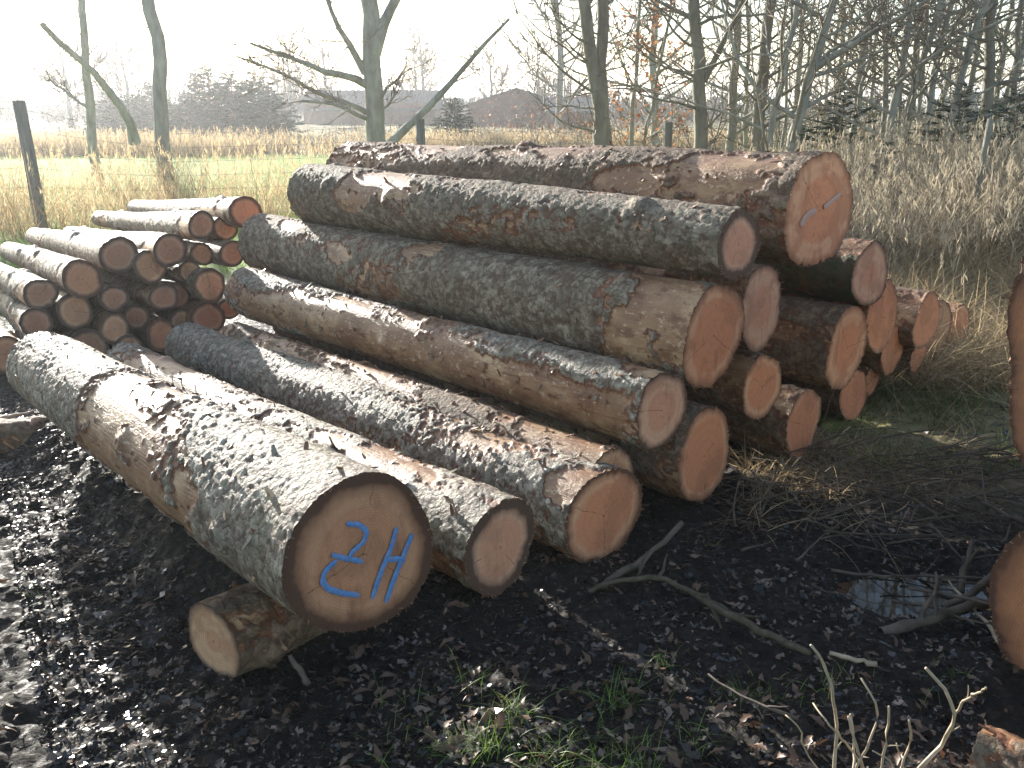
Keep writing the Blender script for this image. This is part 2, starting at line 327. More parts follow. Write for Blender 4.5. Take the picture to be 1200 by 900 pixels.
# ------------------------------------------------------------------ logs
def basis(az, pitch=0):
    a, p = math.radians(az), math.radians(pitch)
    d = Vector((math.sin(a)*math.cos(p), math.cos(a)*math.cos(p), math.sin(p))); s = Vector((math.cos(a), -math.sin(a), 0)); u = s.cross(d)
    return Matrix((d, -s, u)).transposed()
def make_log(P, az, L, r0, r1, label, group=None, mat='bark_grey', face='cut_orange', peel=.3, red=.35, du=.012, dv=.012, scale=.032,
             thick=.011, hr=.62, br=.9, seed=1, pitch=0, shear=0., shz=0., name='felled_log', elong=1.3, patches=(), far_face=False, flakes=0, bend=.02, knots=5, tears=(), wobble=1., splinters=0):
    rs = np.random.default_rng(seed)
    R = basis(az, pitch).to_4x4(); R.translation = Vector(P)
    root = empty(name, None, label, 'log', group, R)
    nu = max(24, int(L/du)); nv = max(24, int(2*math.pi*max(r0, r1)/dv))
    u = np.linspace(0, L, nu); th = np.arange(nv)*2*math.pi/nv; U, T = np.meshgrid(u, th, indexing='ij'); U = U.ravel(); T = T.ravel()
    rad = r0+(r1-r0)*U/L; rm = (r0+r1)/2
    C = np.stack([U, rm*np.cos(T), rm*np.sin(T)], 1)
    wob = 1+wobble*(.05*np.cos(2*T+seed)+.022*np.cos(3*T+seed*2.7))*sst(L*.7, 0, U)+.06*wobble*vnoise(np.stack([U*.9, np.cos(T)*1.1, np.sin(T)*1.1], 1)+seed*3.1, seed)+.02*vnoise(C*7, seed+1)
    sc = np.array([1/elong, 1, 1])/scale
    f1, f2, cr, of = voro(C*sc+fbm(C*9+seed, 3, seed)[:, None]*1.1, seed)
    big = fbm(C*np.array([1.5, 3.4, 3.4])+seed*7, 4, seed+2)*1.5
    k = big+(cr-.5)*.34+.10*vnoise(C*60, seed+4)
    pn_ = fbm(C*7+seed, 4, seed+20)*1.1+(cr-.5)*.25
    for (pu, pt, pr, pa) in patches:            # places known to be bare (positive) or barked (negative)
        dd = np.hypot((U-pu)/pr, (np.angle(np.exp(1j*(T-math.radians(pt))))*rm)/(pr*pa)); k = k-1.15*np.sign(pr)*sst(1.45, .45, dd+pn_*(1 if abs(pr) > .2 else .6))
    thr = np.quantile(k, peel); thr2 = np.quantile(k, max(0, peel*(1-red)))
    bark = np.where(k > thr, 1., np.where(k > thr2, .5, 0.))
    edge = np.clip((f2-f1)*2.2, 0, 1)
    dirr = np.array([math.cos(seed), math.sin(seed*2), .4]); tilt = (of@dirr)
    amp = .6+.9*sst(-.35, .45, fbm(C*np.array([2.2, 4, 4])+seed*5, 3, seed+12)*1.6)   # calm and scaly stretches alternate
    h_out = thick*(.72+amp*(.22*edge+.26*(cr-.5)+.30*np.clip(tilt, -.7, .7)))+.0016*amp*vnoise(C*85, seed+6)
    h_in = thick*.22*(1+1.4*np.abs(vnoise(C*np.array([18, 45, 45]), seed+8)))+.001
    h_w = .0010*vnoise(C*np.array([5, 60, 60]), seed+9)
    h = np.where(bark > .9, h_out, np.where(bark > .4, h_in, h_w))
    for q in range(knots):                       # branch knots: low bumps
        ku, kt = rs.uniform(.1, .95)*L, rs.uniform(0, 2*math.pi); dd = np.hypot(U-ku, np.angle(np.exp(1j*(T-kt)))*rm); h = h+.030*np.exp(-(dd/.038)**2)-.016*np.exp(-(dd/.014)**2)
    rr = rad*wob+h-thick*.6
    by = bend*np.sin(U/L*math.pi+.3)*rs.uniform(-1, 1); bz = bend*.6*np.sin(U/L*math.pi)*rs.uniform(-1, 0)
    ly, lz = rr*np.cos(T), rr*np.sin(T)
    ax = U+(1-U/L)*(shear*ly+shz*lz)
    V = np.stack([ax, ly+by-by[0], lz+bz-bz[0]], 1)
    # end cuts: ragged bark rim
    jit = rs.normal(0, .0022, nv); V[:nv, 0] += jit; V[-nv:, 0] += rs.normal(0, .006, nv)
    ii = (np.arange(nu-1)[:, None]*nv); jj = np.arange(nv)[None]; j2 = (jj+1) % nv
    Q = np.stack([ii+jj, ii+j2, ii+nv+j2, ii+nv+jj], -1).reshape(-1, 4)
    mesh('bark', V, Q, M[mat], root, {'bark': bark, 'cell': cr, 'edge': edge})
    for end in ((0, 1) if far_face else (0, 1)):
        E_ = V[:nv] if end == 0 else V[-nv:]; cen = E_.mean(0); nr = 26 if end == 0 else 4; K = nv if end == 0 else nv
        frs = np.linspace(1, 0, nr+1)[:-1]; rings = []; rn = []
        for q, fr in enumerate(frs):
            W = cen+(E_-cen)*fr; W[:, 0] = cen[0]+(E_[:, 0]-cen[0])*(1 if fr > .97 else .35)*fr
            if end == 0: W[:, 0] += (shear*(W[:, 1]-cen[1])+shz*(W[:, 2]-cen[2]))*0+(0 if fr > .99 else .003+.0018*vnoise(W*np.array([0, 28, 9]), seed+3))
            if fr < .97: W[:, 0] = W[:, 0]*0+cen[0]+shear*(W[:, 1]-cen[1])+shz*(W[:, 2]-cen[2])+(.0022*vnoise(W*np.array([0, 34, 8]), seed+3) if end == 0 else 0) if end == 0 else W[:, 0]
            rings.append(W); rn.append(np.full(K, fr))
        W = np.concatenate(rings+[cen[None]]); rnv = np.concatenate(rn+[[0.]])
        ii = (np.arange(nr-1)[:, None]*K); jj = np.arange(K)[None]; j2 = (jj+1) % K
        q1 = np.stack([ii+jj, ii+K+jj, ii+K+j2, ii+j2], -1).reshape(-1, 4)
        c0 = (nr-1)*K; j = np.arange(0, K-1, 2); q2 = np.stack([c0+j, np.full(len(j), len(W)-1), c0+(j+2) % K, c0+j+1], 1)
        if K % 2: q2 = q2
        qq = np.concatenate([q1, q2]);
        if end: qq = qq[:, ::-1]
        radm = np.linalg.norm((W-cen)[:, 1:], axis=1)
        mesh('cut_face', W, qq, M[face], root, {'rn': rnv, 'rad': radm, 'hr': np.full(len(W), hr), 'br': np.full(len(W), br)})
    if splinters:                                # torn fibres round the saw cut
        g = G(); E_ = V[:nv]; cen = E_.mean(0)
        for q in range(splinters):
            j0 = rs.integers(0, nv); o_ = E_[j0]-cen; o_[0] = 0; o_ /= np.linalg.norm(o_); p0 = E_[j0]-o_*rs.uniform(.0, .012)-[.001, 0, 0]; tg = np.cross([1, 0, 0], o_); ln = rs.uniform(.004, .016); wd = rs.uniform(.001, .003)
            tip = p0+o_*ln*rs.uniform(.3, 1)+np.array([-1, 0, 0])*ln*rs.uniform(0, .8)+tg*ln*rs.normal(0, .4)
            g.add([p0-tg*wd, p0+tg*wd, tip+tg*wd*.2, tip-tg*wd*.2, p0-tg*wd+[.003, 0, 0], p0+tg*wd+[.003, 0, 0], tip+tg*wd*.2+[.001, 0, 0], tip-tg*wd*.2+[.001, 0, 0]], [[0, 1, 2, 3], [5, 4, 7, 6], [1, 5, 6, 2], [4, 0, 3, 7]])
        n8 = splinters*8; tag(mesh('splinters', np.concatenate(g.v), np.concatenate(g.f), M[mat], root, {'bark': np.repeat(rs.choice([.1, .1, .5], splinters), 8), 'cell': np.zeros(n8), 'edge': np.ones(n8)}, smooth=False), kind='stuff')
    if flakes:                                   # loose curls and splinters of bark standing off the stem
        g = G()
        for q in range(flakes):
            uu = rs.uniform(.03, .97)*L; tt = rs.uniform(-.3, math.pi+.3); i0 = int(uu/L*(nu-1)); j0 = int(tt/(2*math.pi)*nv) % nv
            b0 = V[i0*nv+j0]; nrm = np.array([0, math.cos(tt), math.sin(tt)]); ta = np.array([rs.normal(), 0, 0])+np.cross([1, 0, 0], nrm)*rs.normal(); ta /= np.linalg.norm(ta)
            bt = np.cross(nrm, ta); ln = rs.uniform(.015, .05); wd = rs.uniform(.004, .011); lift = rs.uniform(.1, .55)
            pts = [b0-nrm*.002, b0+ta*ln*.5+nrm*ln*lift*.25, b0+ta*ln+nrm*ln*lift*.75]
            VV = []
            for m, pt in enumerate(pts): ww = wd*(1, .9, .5)[m]*rs.uniform(.7, 1.2); VV += [pt-bt*ww, pt+bt*ww, pt+bt*ww*.9-nrm*.003, pt-bt*ww*.9-nrm*.003]
            Qs = [];
            for m in (0, 4): Qs += [[m, m+1, m+5, m+4], [m+1, m+2, m+6, m+5], [m+2, m+3, m+7, m+6], [m+3, m, m+4, m+7]]
            Qs.append([8, 9, 10, 11]); g.add(VV, Qs)
        V_ = np.concatenate(g.v); Q_ = np.concatenate(g.f); bk = np.repeat(rs.choice([1., .5, .5, .1], flakes), 12)
        o = mesh('bark_flakes', V_, Q_, M[mat], root, {'bark': bk, 'cell': np.repeat(rs.random(flakes), 12), 'edge': np.ones(flakes*12)}, smooth=False); tag(o, kind='stuff')
    return root
AX = math.radians(-43)
def place(px, py, rp, s, az=-43):
    a = math.radians(az); d = np.array([math.sin(a), math.cos(a), 0]); vv = ray(px, py); k = s/(vv@d)
    return vv*k+np.array([0, 0, CH]), rp*k
#          px   py   rp  s     L     r1    label ... options
MAIN = [
 (426, 648, 101, 1.99, 2.66, .16, 'thickest log at the front, letters ZH sprayed blue on its cut end', dict(mat='bark_pale', face='cut_brown', peel=.28, du=.0085, dv=.0085, scale=.030, elong=1.15, thick=.014, hr=.6, br=.84, seed=5, flakes=130, patches=((1.45, 75, .26, .75), (1.35, 25, .30, .35), (1.1, -18, .8, .10), (.62, 18, .13, .6), (.30, 62, -.42, 1.2), (2.25, 60, -.45, 1.2)))),
 (587, 642, 56, 2.12, 3.2, .125, 'slim peeling log lying right beside the log with blue letters', dict(mat='bark_pale', face='cut_pink', peel=.48, du=.011, dv=.011, hr=.6, br=.76, seed=9, patches=((.7, 78, .6, .09), (1.9, 55, .5, .16), (.25, 20, -.25, .6)), flakes=170, elong=2.4)),
 (708, 604, 60, 2.05, 3.4, .140, 'pale barked ground log with a frayed rim and a knot on its cut end', dict(mat='bark_pale', face='cut_orange', peel=.16, du=.011, dv=.011, scale=.022, hr=.7, br=.9, seed=13, flakes=170, patches=((.05, 60, .10, .8),))),
 (716, 564, 42, 2.12, 2.95, .118, 'log half hidden behind the frayed ground log, brown bark partly stripped', dict(mat='bark_brown', face='cut_tan', peel=.45, hr=.7, br=.93, seed=17, patches=((.2, 70, .3, .35), (1.5, 30, .35, .3), (2.3, 20, .3, .4)), flakes=220, red=.2)),
 (775, 481, 46, 2.10, 3.28, .150, 'mostly stripped log with grey bark left along its top, second layer', dict(mat='bark_pale', face='cut_pink', peel=.62, hr=.55, br=.9, seed=22, flakes=260, patches=((.75, -2, .9, .15), (2.3, 5, 1.0, .16), (.62, 62, -.5, .2), (.08, 86, .13, .6), (2.0, 70, .2, .4), (2.9, 75, -.3, .4)), scale=.02)),
 (836, 393, 60, 2.10, 3.6, .182, 'thick grey log under the two topmost logs, bark torn near its cut end', dict(mat='bark_grey', face='cut_orange', peel=.2, hr=.72, br=.95, seed=27, flakes=90, thick=.008, scale=.03, patches=((.10, 35, .30, .9), (1.75, 68, .13, .7), (2.5, 30, .14, .5), (1.1, 30, -.5, .9), (3.1, 70, .14, .4)))),
 (866, 287, 43, 2.10, 3.15, .182, 'scaly grey log on top of the pile in front of the topmost log', dict(mat='bark_grey', face='cut_pink', peel=.14, hr=.6, br=.76, seed=31, flakes=90, thick=.011, scale=.034, patches=((2.2, 60, .24, .65), (2.45, 15, .16, .5), (1.75, 82, .14, .3), (.75, 82, .14, .25), (.35, 40, -.3, .8)))),
 (960, 247, 70, 2.10, 3.6, .19, 'topmost and thickest log of the main pile with grey smudges across its large oval end', dict(mat='bark_brown', face='cut_orange', peel=.36, hr=.6, br=.985, seed=38, flakes=170, thick=.014, scale=.036, elong=2.2, patches=((.42, 48, .26, .6), (.9, 25, .25, .35), (1.45, 72, .22, .3), (1.9, 60, .16, .3), (2.5, 70, .15, .3)))),
 (893, 360, 48, 2.16, 3.2, .15, 'log end wedged below the scaly grey top log, with a dark crack', dict(mat='bark_brown', face='cut_pink', hr=.5, br=.95, seed=41, du=.02, dv=.02)),
 (893, 453, 40, 2.16, 3.2, .13, 'small orange log end low between two larger logs in the middle of the pile', dict(mat='bark_brown', face='cut_orange', hr=.7, br=.96, seed=43, du=.018, dv=.018)),
 (826, 536, 56, 2.06, 3.2, .15, 'ground log with a tall oval orange end pointed at the bottom', dict(mat='bark_brown', face='cut_orange', hr=.8, br=.96, seed=47, du=.02, dv=.02)),
 (941, 498, 42, 2.10, 3.2, .13, 'ground log with brown bark right of the tall oval ended log', dict(mat='bark_brown', face='cut_orange', hr=.8, br=.97, seed=53, du=.018, dv=.018)),
 (993, 407, 48, 2.12, 3.2, .16, 'log with a dark red heart patch on its end and black sided bark', dict(mat='bark_brown', face='cut_orange', hr=.62, br=.97, seed=59, du=.016, dv=.016)),
 (1020, 322, 38, 2.12, 3.2, .12, 'log with green algae covered bark beside the topmost log', dict(mat='bark_moss', face='cut_pink', hr=.4, br=.94, seed=61, du=.016, dv=.016, peel=.25, patches=((.1, 75, .18, .5),))),
 (1034, 372, 43, 2.17, 3.2, .14, 'bright orange log end just under the green algae covered log', dict(mat='bark_brown', face='cut_orange', hr=.9, br=.99, seed=67, du=.03, dv=.025)),
 (1046, 410, 29, 2.24, 3.2, .10, 'narrow orange log end below the green algae covered log, second down', dict(mat='bark_brown', face='cut_orange', hr=.9, br=.98, seed=71, du=.04, dv=.03)),
 (1058, 430, 22, 2.40, 3.2, .09, 'smallest orange log end near the ground on the right side of the pile', dict(mat='bark_brown', face='cut_orange', hr=.9, br=.98, seed=73, du=.04, dv=.03)),
 (1001, 463, 29, 2.2, 3.2, .10, 'deep orange ground log peeping out right of the ground log with brown bark', dict(mat='bark_brown', face='cut_orange', hr=.9, br=.98, seed=79, du=.04, dv=.03)),
 (1021, 447, 17, 2.3, 3.2, .07, 'thin orange log end tucked behind the deep orange ground log', dict(mat='bark_brown', face='cut_orange', hr=.9, br=.99, seed=83, du=.04, dv=.03)),
 (1086, 376, 33, 2.16, 3.3, .12, 'log with sunlit furrowed tan bark and an orange oval end at right of the pile', dict(mat='bark_brown', face='cut_orange', peel=.45, hr=.9, br=.98, seed=89, du=.018, dv=.016, elong=3)),
 (1097, 388, 34, 2.3, 3.2, .12, 'shaded log end directly behind the log with furrowed tan bark', dict(mat='bark_brown', face='cut_tan', hr=.9, br=.97, seed=97, du=.04, dv=.03)),
 (1076, 417, 21, 2.22, 3.2, .09, 'small orange log end under the log with furrowed tan bark', dict(mat='bark_brown', face='cut_orange', hr=.9, br=.98, seed=101, du=.04, dv=.03)),
 (1123, 384, 27, 2.32, 3.3, .11, 'rightmost log of the main pile, reddish bark in the sun', dict(mat='bark_brown', face='cut_orange', peel=.4, hr=.8, br=.97, seed=103, du=.02, dv=.016)),
]
mainroots = []
for (px, py, rp, s, L, r1, lab, kw) in MAIN:
    P, r = place(px, py, rp, s)
    kw.setdefault('shear', random.uniform(-.05, .10)); kw.setdefault('splinters', 90); mainroots.append((make_log(P, -43, L, r, r1, lab, 'logs of the main pile', **kw), P, r))
# ZH in blue paint on the near log: strokes in the plane of the cut (local y left-right mirrored, z up)
root, P, r = mainroots[0]; paint = []
def on_face(px, py, root=root, P=P, shear=0.):
    Mi = np.array(root.matrix_world.inverted()); o = Mi@np.array([0, 0, CH, 1]); d = Mi[:3, :3]@ray(px, py)
    k = -(o[0]-0)/d[0]; q = o[:3]+d*k
    return q[1], q[2]
SH0 = MAIN[0][7]['shear']
def strokes(name, root, paths, wd, sh):
    g = G(); rs = np.random.default_rng(3)
    for path in paths:
        pts = np.array([on_face(*q, root=root) for q in path]); dense = []
        for a, b in zip(pts[:-1], pts[1:]):
            m = max(2, int(np.linalg.norm(b-a)/.006)); dense += [a+(b-a)*t/m for t in range(m)]
        dense = np.array(dense+[pts[-1]]); 
        for _ in range(3): dense[1:-1] = (dense[:-2]+dense[1:-1]*2+dense[2:])/4
        T = np.gradient(dense, axis=0); T /= np.linalg.norm(T, axis=1)[:, None]+1e-9; N_ = np.stack([-T[:, 1], T[:, 0]], 1); n_ = len(dense)
        prof = wd*(.8+.35*rs.random(n_))*np.clip(np.minimum(np.arange(n_)+1, n_-np.arange(n_))/2.5, .5, 1)
        VV = []
        for k_ in range(n_):
            for sg in (-1, -.4, .4, 1):
                q = dense[k_]+N_[k_]*prof[k_]*sg; VV.append([sh*q[0]-(.0046 if abs(sg) > .5 else .0068)-.0006*rs.random(), q[0], q[1]])
        ii = np.arange(n_-1)[:, None]*4+np.arange(3)[None]; ii = ii.ravel(); g.add(VV, np.stack([ii, ii+4, ii+5, ii+1], 1))
    return g.build(name, M['paint_blue'], root)
zp = strokes('paint_mark', root, [[(404, 613), (420, 614), (429, 622), (425, 635), (412, 646), (408, 652)],
   [(387, 649), (400, 653), (413, 655), (424, 658)], [(394, 656), (380, 668), (376, 680), (384, 690), (402, 695), (420, 697)]], .0085, SH0)
zp['label'] = 'blue letter Z with a crossbar'
hp = strokes('paint_mark', root, [[(464, 617), (458, 640), (446, 668), (435, 701)], [(482, 625), (472, 650), (460, 680), (451, 706)], [(448, 656), (462, 654), (474, 656)]], .0092, SH0)
hp['label'] = 'blue letter H'
n = newmat('paint_grey'); n.b.inputs['Base Color'].default_value = (.46, .30, .24, 1); n.b.inputs['Roughness'].default_value = .7; M['paint_grey'] = n.m
rootH = mainroots[7][0]
for q, w_ in (([(983, 227), (976, 233), (970, 239), (964, 243)], .013), ([(955, 247), (948, 250), (943, 256), (938, 265)], .017)):
    gp = strokes('paint_mark', rootH, [q], w_, MAIN[7][7]['shear']); gp.data.materials[0] = M['paint_grey']; gp['label'] = 'faint grey slanting smudge'

# small pile at the left
LEFT = [(288, 249, 19, 3.0, 'topmost log of the small pile, right end touching the big pile'), (236, 264, 17, 3.0, 'pale log lying on the small pile left of its topmost log'),
 (264, 268, 14, 2.6, 'slim log end between the two highest logs of the small pile'), (272, 297, 15, 2.6, 'light orange log end nearest the big pile'),
 (237, 297, 13, 2.6, 'small dark rimmed log end below the pale upper log'), (199, 293, 20, 3.2, 'large brown log end at the centre of the small pile'),
 (177, 313, 18, 2.6, 'log end tucked below left of the large brown one'), (139, 299, 21, 3.6, 'white barked long log with a dark thick end in the small pile'),
 (97, 327, 22, 3.9, 'dark ended log running out of the frame in the small pile, upper left'), (47, 345, 18, 4.0, 'log lying second from top at the left edge of the frame'),
 (246, 335, 19, 2.6, 'orange log end in the shade in the third row of the small pile'), (192, 348, 17, 2.6, 'twin looking log end in the middle of the small pile'),
 (208, 346, 14, 2.6, 'log end half hidden by its twin in the middle of the small pile'), (134, 350, 15, 2.6, 'dim round log end below the white barked long log'),
 (88, 365, 20, 2.8, 'reddish log end below the dark ended upper left log'), (42, 378, 17, 3.2, 'orange log end third down at the left edge'),
 (190, 393, 18, 2.6, 'pink centred log end in the bottom row of the small pile'), (243, 373, 20, 2.6, 'dark log end low down nearest the stripped log'),
 (135, 385, 18, 2.6, 'almost black log end in the bottom row of the small pile'), (268, 362, 12, 2.6, 'thinnest log end of the small pile'),
 (6, 415, 22, 2.8, 'purple brown log cut off by the left edge just behind the letter log'), (104, 407, 21, 2.6, 'log end peeping over the far end of the letter log'),
 (213, 377, 14, 2.6, 'small dull log end between the bottom logs of the small pile'), (160, 372, 14, 2.6, 'narrow shaded log end in the lower small pile'),
 (62, 408, 17, 2.6, 'shaded log end just left of the one peeping over the letter log'), (152, 408, 15, 2.6, 'shaded log end just right of the one peeping over the letter log'),
 (222, 318, 13, 2.4, 'small end deep in the gap at the heart of the small pile')]
for i, (px, py, rp, L, lab) in enumerate(LEFT):
    P, r = place(px, py, rp, 6.35+(.12 if rp < 15 else 0)+.03*((i*7) % 5-2), -34)
    make_log(P, -34+random.uniform(-1.5, 1.5), L, r*1.03, r*.72, lab, 'logs of the small pile', mat='bark_pale', face=('cut_brown', 'cut_dull', 'cut_tan', 'cut_dull')[i % 4], peel=.2, du=.026, dv=.018,
             scale=.04, thick=.009, hr=.6, br=.82, seed=200+i*3, pitch=-4.5, bend=.03, shear=random.uniform(-.08, .08))
# bearers under the letter log and logs at the right edge
P = onz(250, 752, .06); 
make_log(P, 42, 1.0, .118, .12, 'short bearer log with a tan end wedged under the letter log', None, mat='bark_brown', face='cut_tan', peel=.3, hr=.3, br=.93, seed=301, shear=-.12, flakes=60, name='bearer_log')
make_log(np.array([-2.75, 4.05, .05]), 62, 1.2, .10, .10, 'dark bearer log in the mud under the far end of the letter log', None, mat='bark_brown', face='cut_tan', peel=.15, seed=307, du=.02, dv=.02, name='bearer_log')
P, r = place(1291, 432, 142, 2.28, 0); make_log(P, 46, 2.4, r, .26, 'upper log of the stack cut by the right edge, torn reddish cut end', None, mat='bark_brown', face='cut_red', peel=.35, hr=.6, br=.93, seed=311, flakes=80, wobble=3.2, splinters=220)
P, r = place(1323, 852, 160, 2.20, 0); P[2] = max(P[2], .1); make_log(P, 46, 2.4, r, .24, 'lower log of the stack cut by the right edge', None, mat='bark_brown', face='cut_red', peel=.35, hr=.6, br=.93, seed=313, flakes=60, wobble=3.2, splinters=220)
P = np.array([1.10, 1.875, .085]); make_log(P, 130, 1.3, .115, .13, 'sunlit flaky bark log in the bottom right corner', None, mat='bark_brown', face='cut_tan', peel=.35, seed=317, flakes=80, thick=.010, splinters=60)

# ------------------------------------------------------------------ trees
def wander(p, d, L, n_, jit, up, rs):
    pts = [np.array(p, float)]; d = np.array(d, float); d /= np.linalg.norm(d)
    for _ in range(n_):
        d = d+rs.normal(0, jit, 3)+np.array([0, 0, up]); d /= np.linalg.norm(d); pts.append(pts[-1]+d*L/n_)
    return np.array(pts)
def along(P, t):
    q = t*(len(P)-1); i = min(int(q), len(P)-2); return P[i]+(P[i+1]-P[i])*(q-i), P[i+1]-P[i]
def resample(P, n_):
    P = np.asarray(P, float); seg = np.r_[0, np.cumsum(np.linalg.norm(np.diff(P, axis=0), axis=1))]; t = np.linspace(0, seg[-1], n_)
    Q = np.stack([np.interp(t, seg, P[:, k]) for k in range(3)], 1)
    for _ in range(2): Q[1:-1] = (Q[:-2]+2*Q[1:-1]+Q[2:])/4
    return Q
def tree(name, label, cat, group, stems, mat='tree_bark', nb=14, blen=2.2, twigs=6, seed=0, bstart=.22, up=.10, upward=.8, leaves=0, ttwig=None, top=None, rt=.3, wig=.02, extra=(), tk=1.):
    """stems: list of (polyline, r0, r1). Branches and twigs grow from each."""
    rs = np.random.default_rng(seed); base = stems[0][0][0]
    root = empty(name, tuple(base), label, cat, group); g = G(); c = G(); lf = []
    for (P, r0, r1) in stems:
        n_ = max(8, int(np.linalg.norm(P[-1]-P[0])/.35)); Q = resample(P, n_)-base; Q[1:-1] += rs.normal(0, wig, (n_-2, 3))*np.array([1, 1, .2])
        R = r1+(r0-r1)*(1-np.linspace(0, 1, n_))**.9; R[0] *= 1.35
        if n_ > 3: R[1] *= 1.08
        g.tube(Q, R, 10)
        H = np.linalg.norm(P[-1]-P[0])
        for b in range(nb):
            t = bstart+(1-bstart)*(b+rs.random())/nb; p, ax = along(Q, t); rr = np.interp(t, np.linspace(0, 1, n_), R)
            a = rs.uniform(0, 2*math.pi); d = np.array([math.cos(a), math.sin(a), rs.uniform(.3, 1.)*upward]); L = blen*rs.uniform(.5, 1.2)*(1.15-.6*t)
            B = wander(p, d, L, 7, .13, up, rs); br = min(rr*.5, .007+.010*L)
            (g if br > .010 else c).tube(B, np.linspace(br, br*.25, 8), 5)
            for k in range(twigs):
                tt = rs.uniform(.15, 1); q, bx = along(B, tt); bx = bx/np.linalg.norm(bx)
                W = wander(q, bx+rs.normal(0, .55, 3)+np.array([0, 0, .15]), L*rs.uniform(.25, .55), 4, .2, .05, rs)
                c.tube(W, np.linspace(br*.38+.0025, .0022, 5)*tk, 3)
                for m in range(3):
                    q2, bx2 = along(W, rs.uniform(.2, .95)); bx2 = bx2/np.linalg.norm(bx2)
                    W2 = wander(q2, bx2+rs.normal(0, .6, 3), L*rs.uniform(.08, .22), 2, .2, .03, rs); c.tube(W2, np.array([.0035, .0025, .0015])*tk, 3)
                    if leaves: lf += [W2[rs.integers(0, 3)]+rs.normal(0, .03, 3) for _ in range(leaves)]
    for (P, r0, r1) in extra:
        n_ = max(6, int(np.linalg.norm(P[-1]-P[0])/.25)); Q = resample(P, n_)-base; Q[1:] += np.cumsum(rs.normal(0, .028, (n_-1, 3)), 0)*.8; g.tube(Q, np.linspace(r0, r1, n_), 7)
        for k in range(int(n_*2.2)):
            q, bx = along(Q, rs.uniform(.15, 1)); bx = bx/np.linalg.norm(bx); W = wander(q, bx+rs.normal(0, .5, 3), rs.uniform(.2, 1.1), 6, .22, .06, rs); c.tube(W, np.linspace(.010, .004, 7), 3)
            for m in range(3): q2, b2 = along(W, rs.uniform(.2, .9)); W2 = wander(q2, b2/np.linalg.norm(b2)+rs.normal(0, .6, 3), rs.uniform(.1, .35), 4, .2, .03, rs); c.tube(W2, np.linspace(.006, .003, 5), 3)
    g.build('trunk', M[mat], root)
    if c.v: c.build('crown', M['twig_bark'], root)
    if leaves:
        o = leafcloud('foliage', np.array(lf), .05, M['leaf_russet'], root, rs)
    return root
def leafcloud(name, C, size, mat, parent, rs):
    n_ = len(C); a = rs.normal(0, 1, (n_, 3)); a /= np.linalg.norm(a, axis=1)[:, None]; b = np.cross(a, rs.normal(0, 1, (n_, 3))); b /= np.linalg.norm(b, axis=1)[:, None]+1e-9
    s_ = size*rs.uniform(.5, 1.2, (n_, 1)); V = np.stack([C-a*s_, C-b*s_*.55, C+a*s_, C+b*s_*.55], 1).reshape(-1, 3)
    o = mesh(name, V, np.arange(n_*4).reshape(-1, 4), mat, parent, {'cv': np.repeat(rs.random(n_), 4)}, False); return tag(o, kind='stuff')
def stem(pts, Y, r0, r1, topz=7., sink=True):
    """stem through photo points on the upright plane at distance Y, rooted in the ground, carried on above the frame"""
    P = [at(px, py, Y) for px, py in pts]; P = np.array(P); b = P[0].copy(); b[2] = gz(b[0], b[1])[0]-.05
    if P[0][2]-b[2] > .12: P = np.vstack([b+np.array([(P[0][0]-P[1][0])*.15, 0, 0]), P])
    else: P[0] = b
    d = P[-1]-P[-2]; d = d/np.linalg.norm(d)
    if topz and P[-1][2] < topz:
        k = (topz-P[-1][2])/max(d[2], .3); e = P[-1]+d*k*.5; P = np.vstack([P, e, e+(d*.6+np.array([0, 0, .4]))*k*.5])
    return P, r0, r1
TB = 'trees standing along the right hand wood'
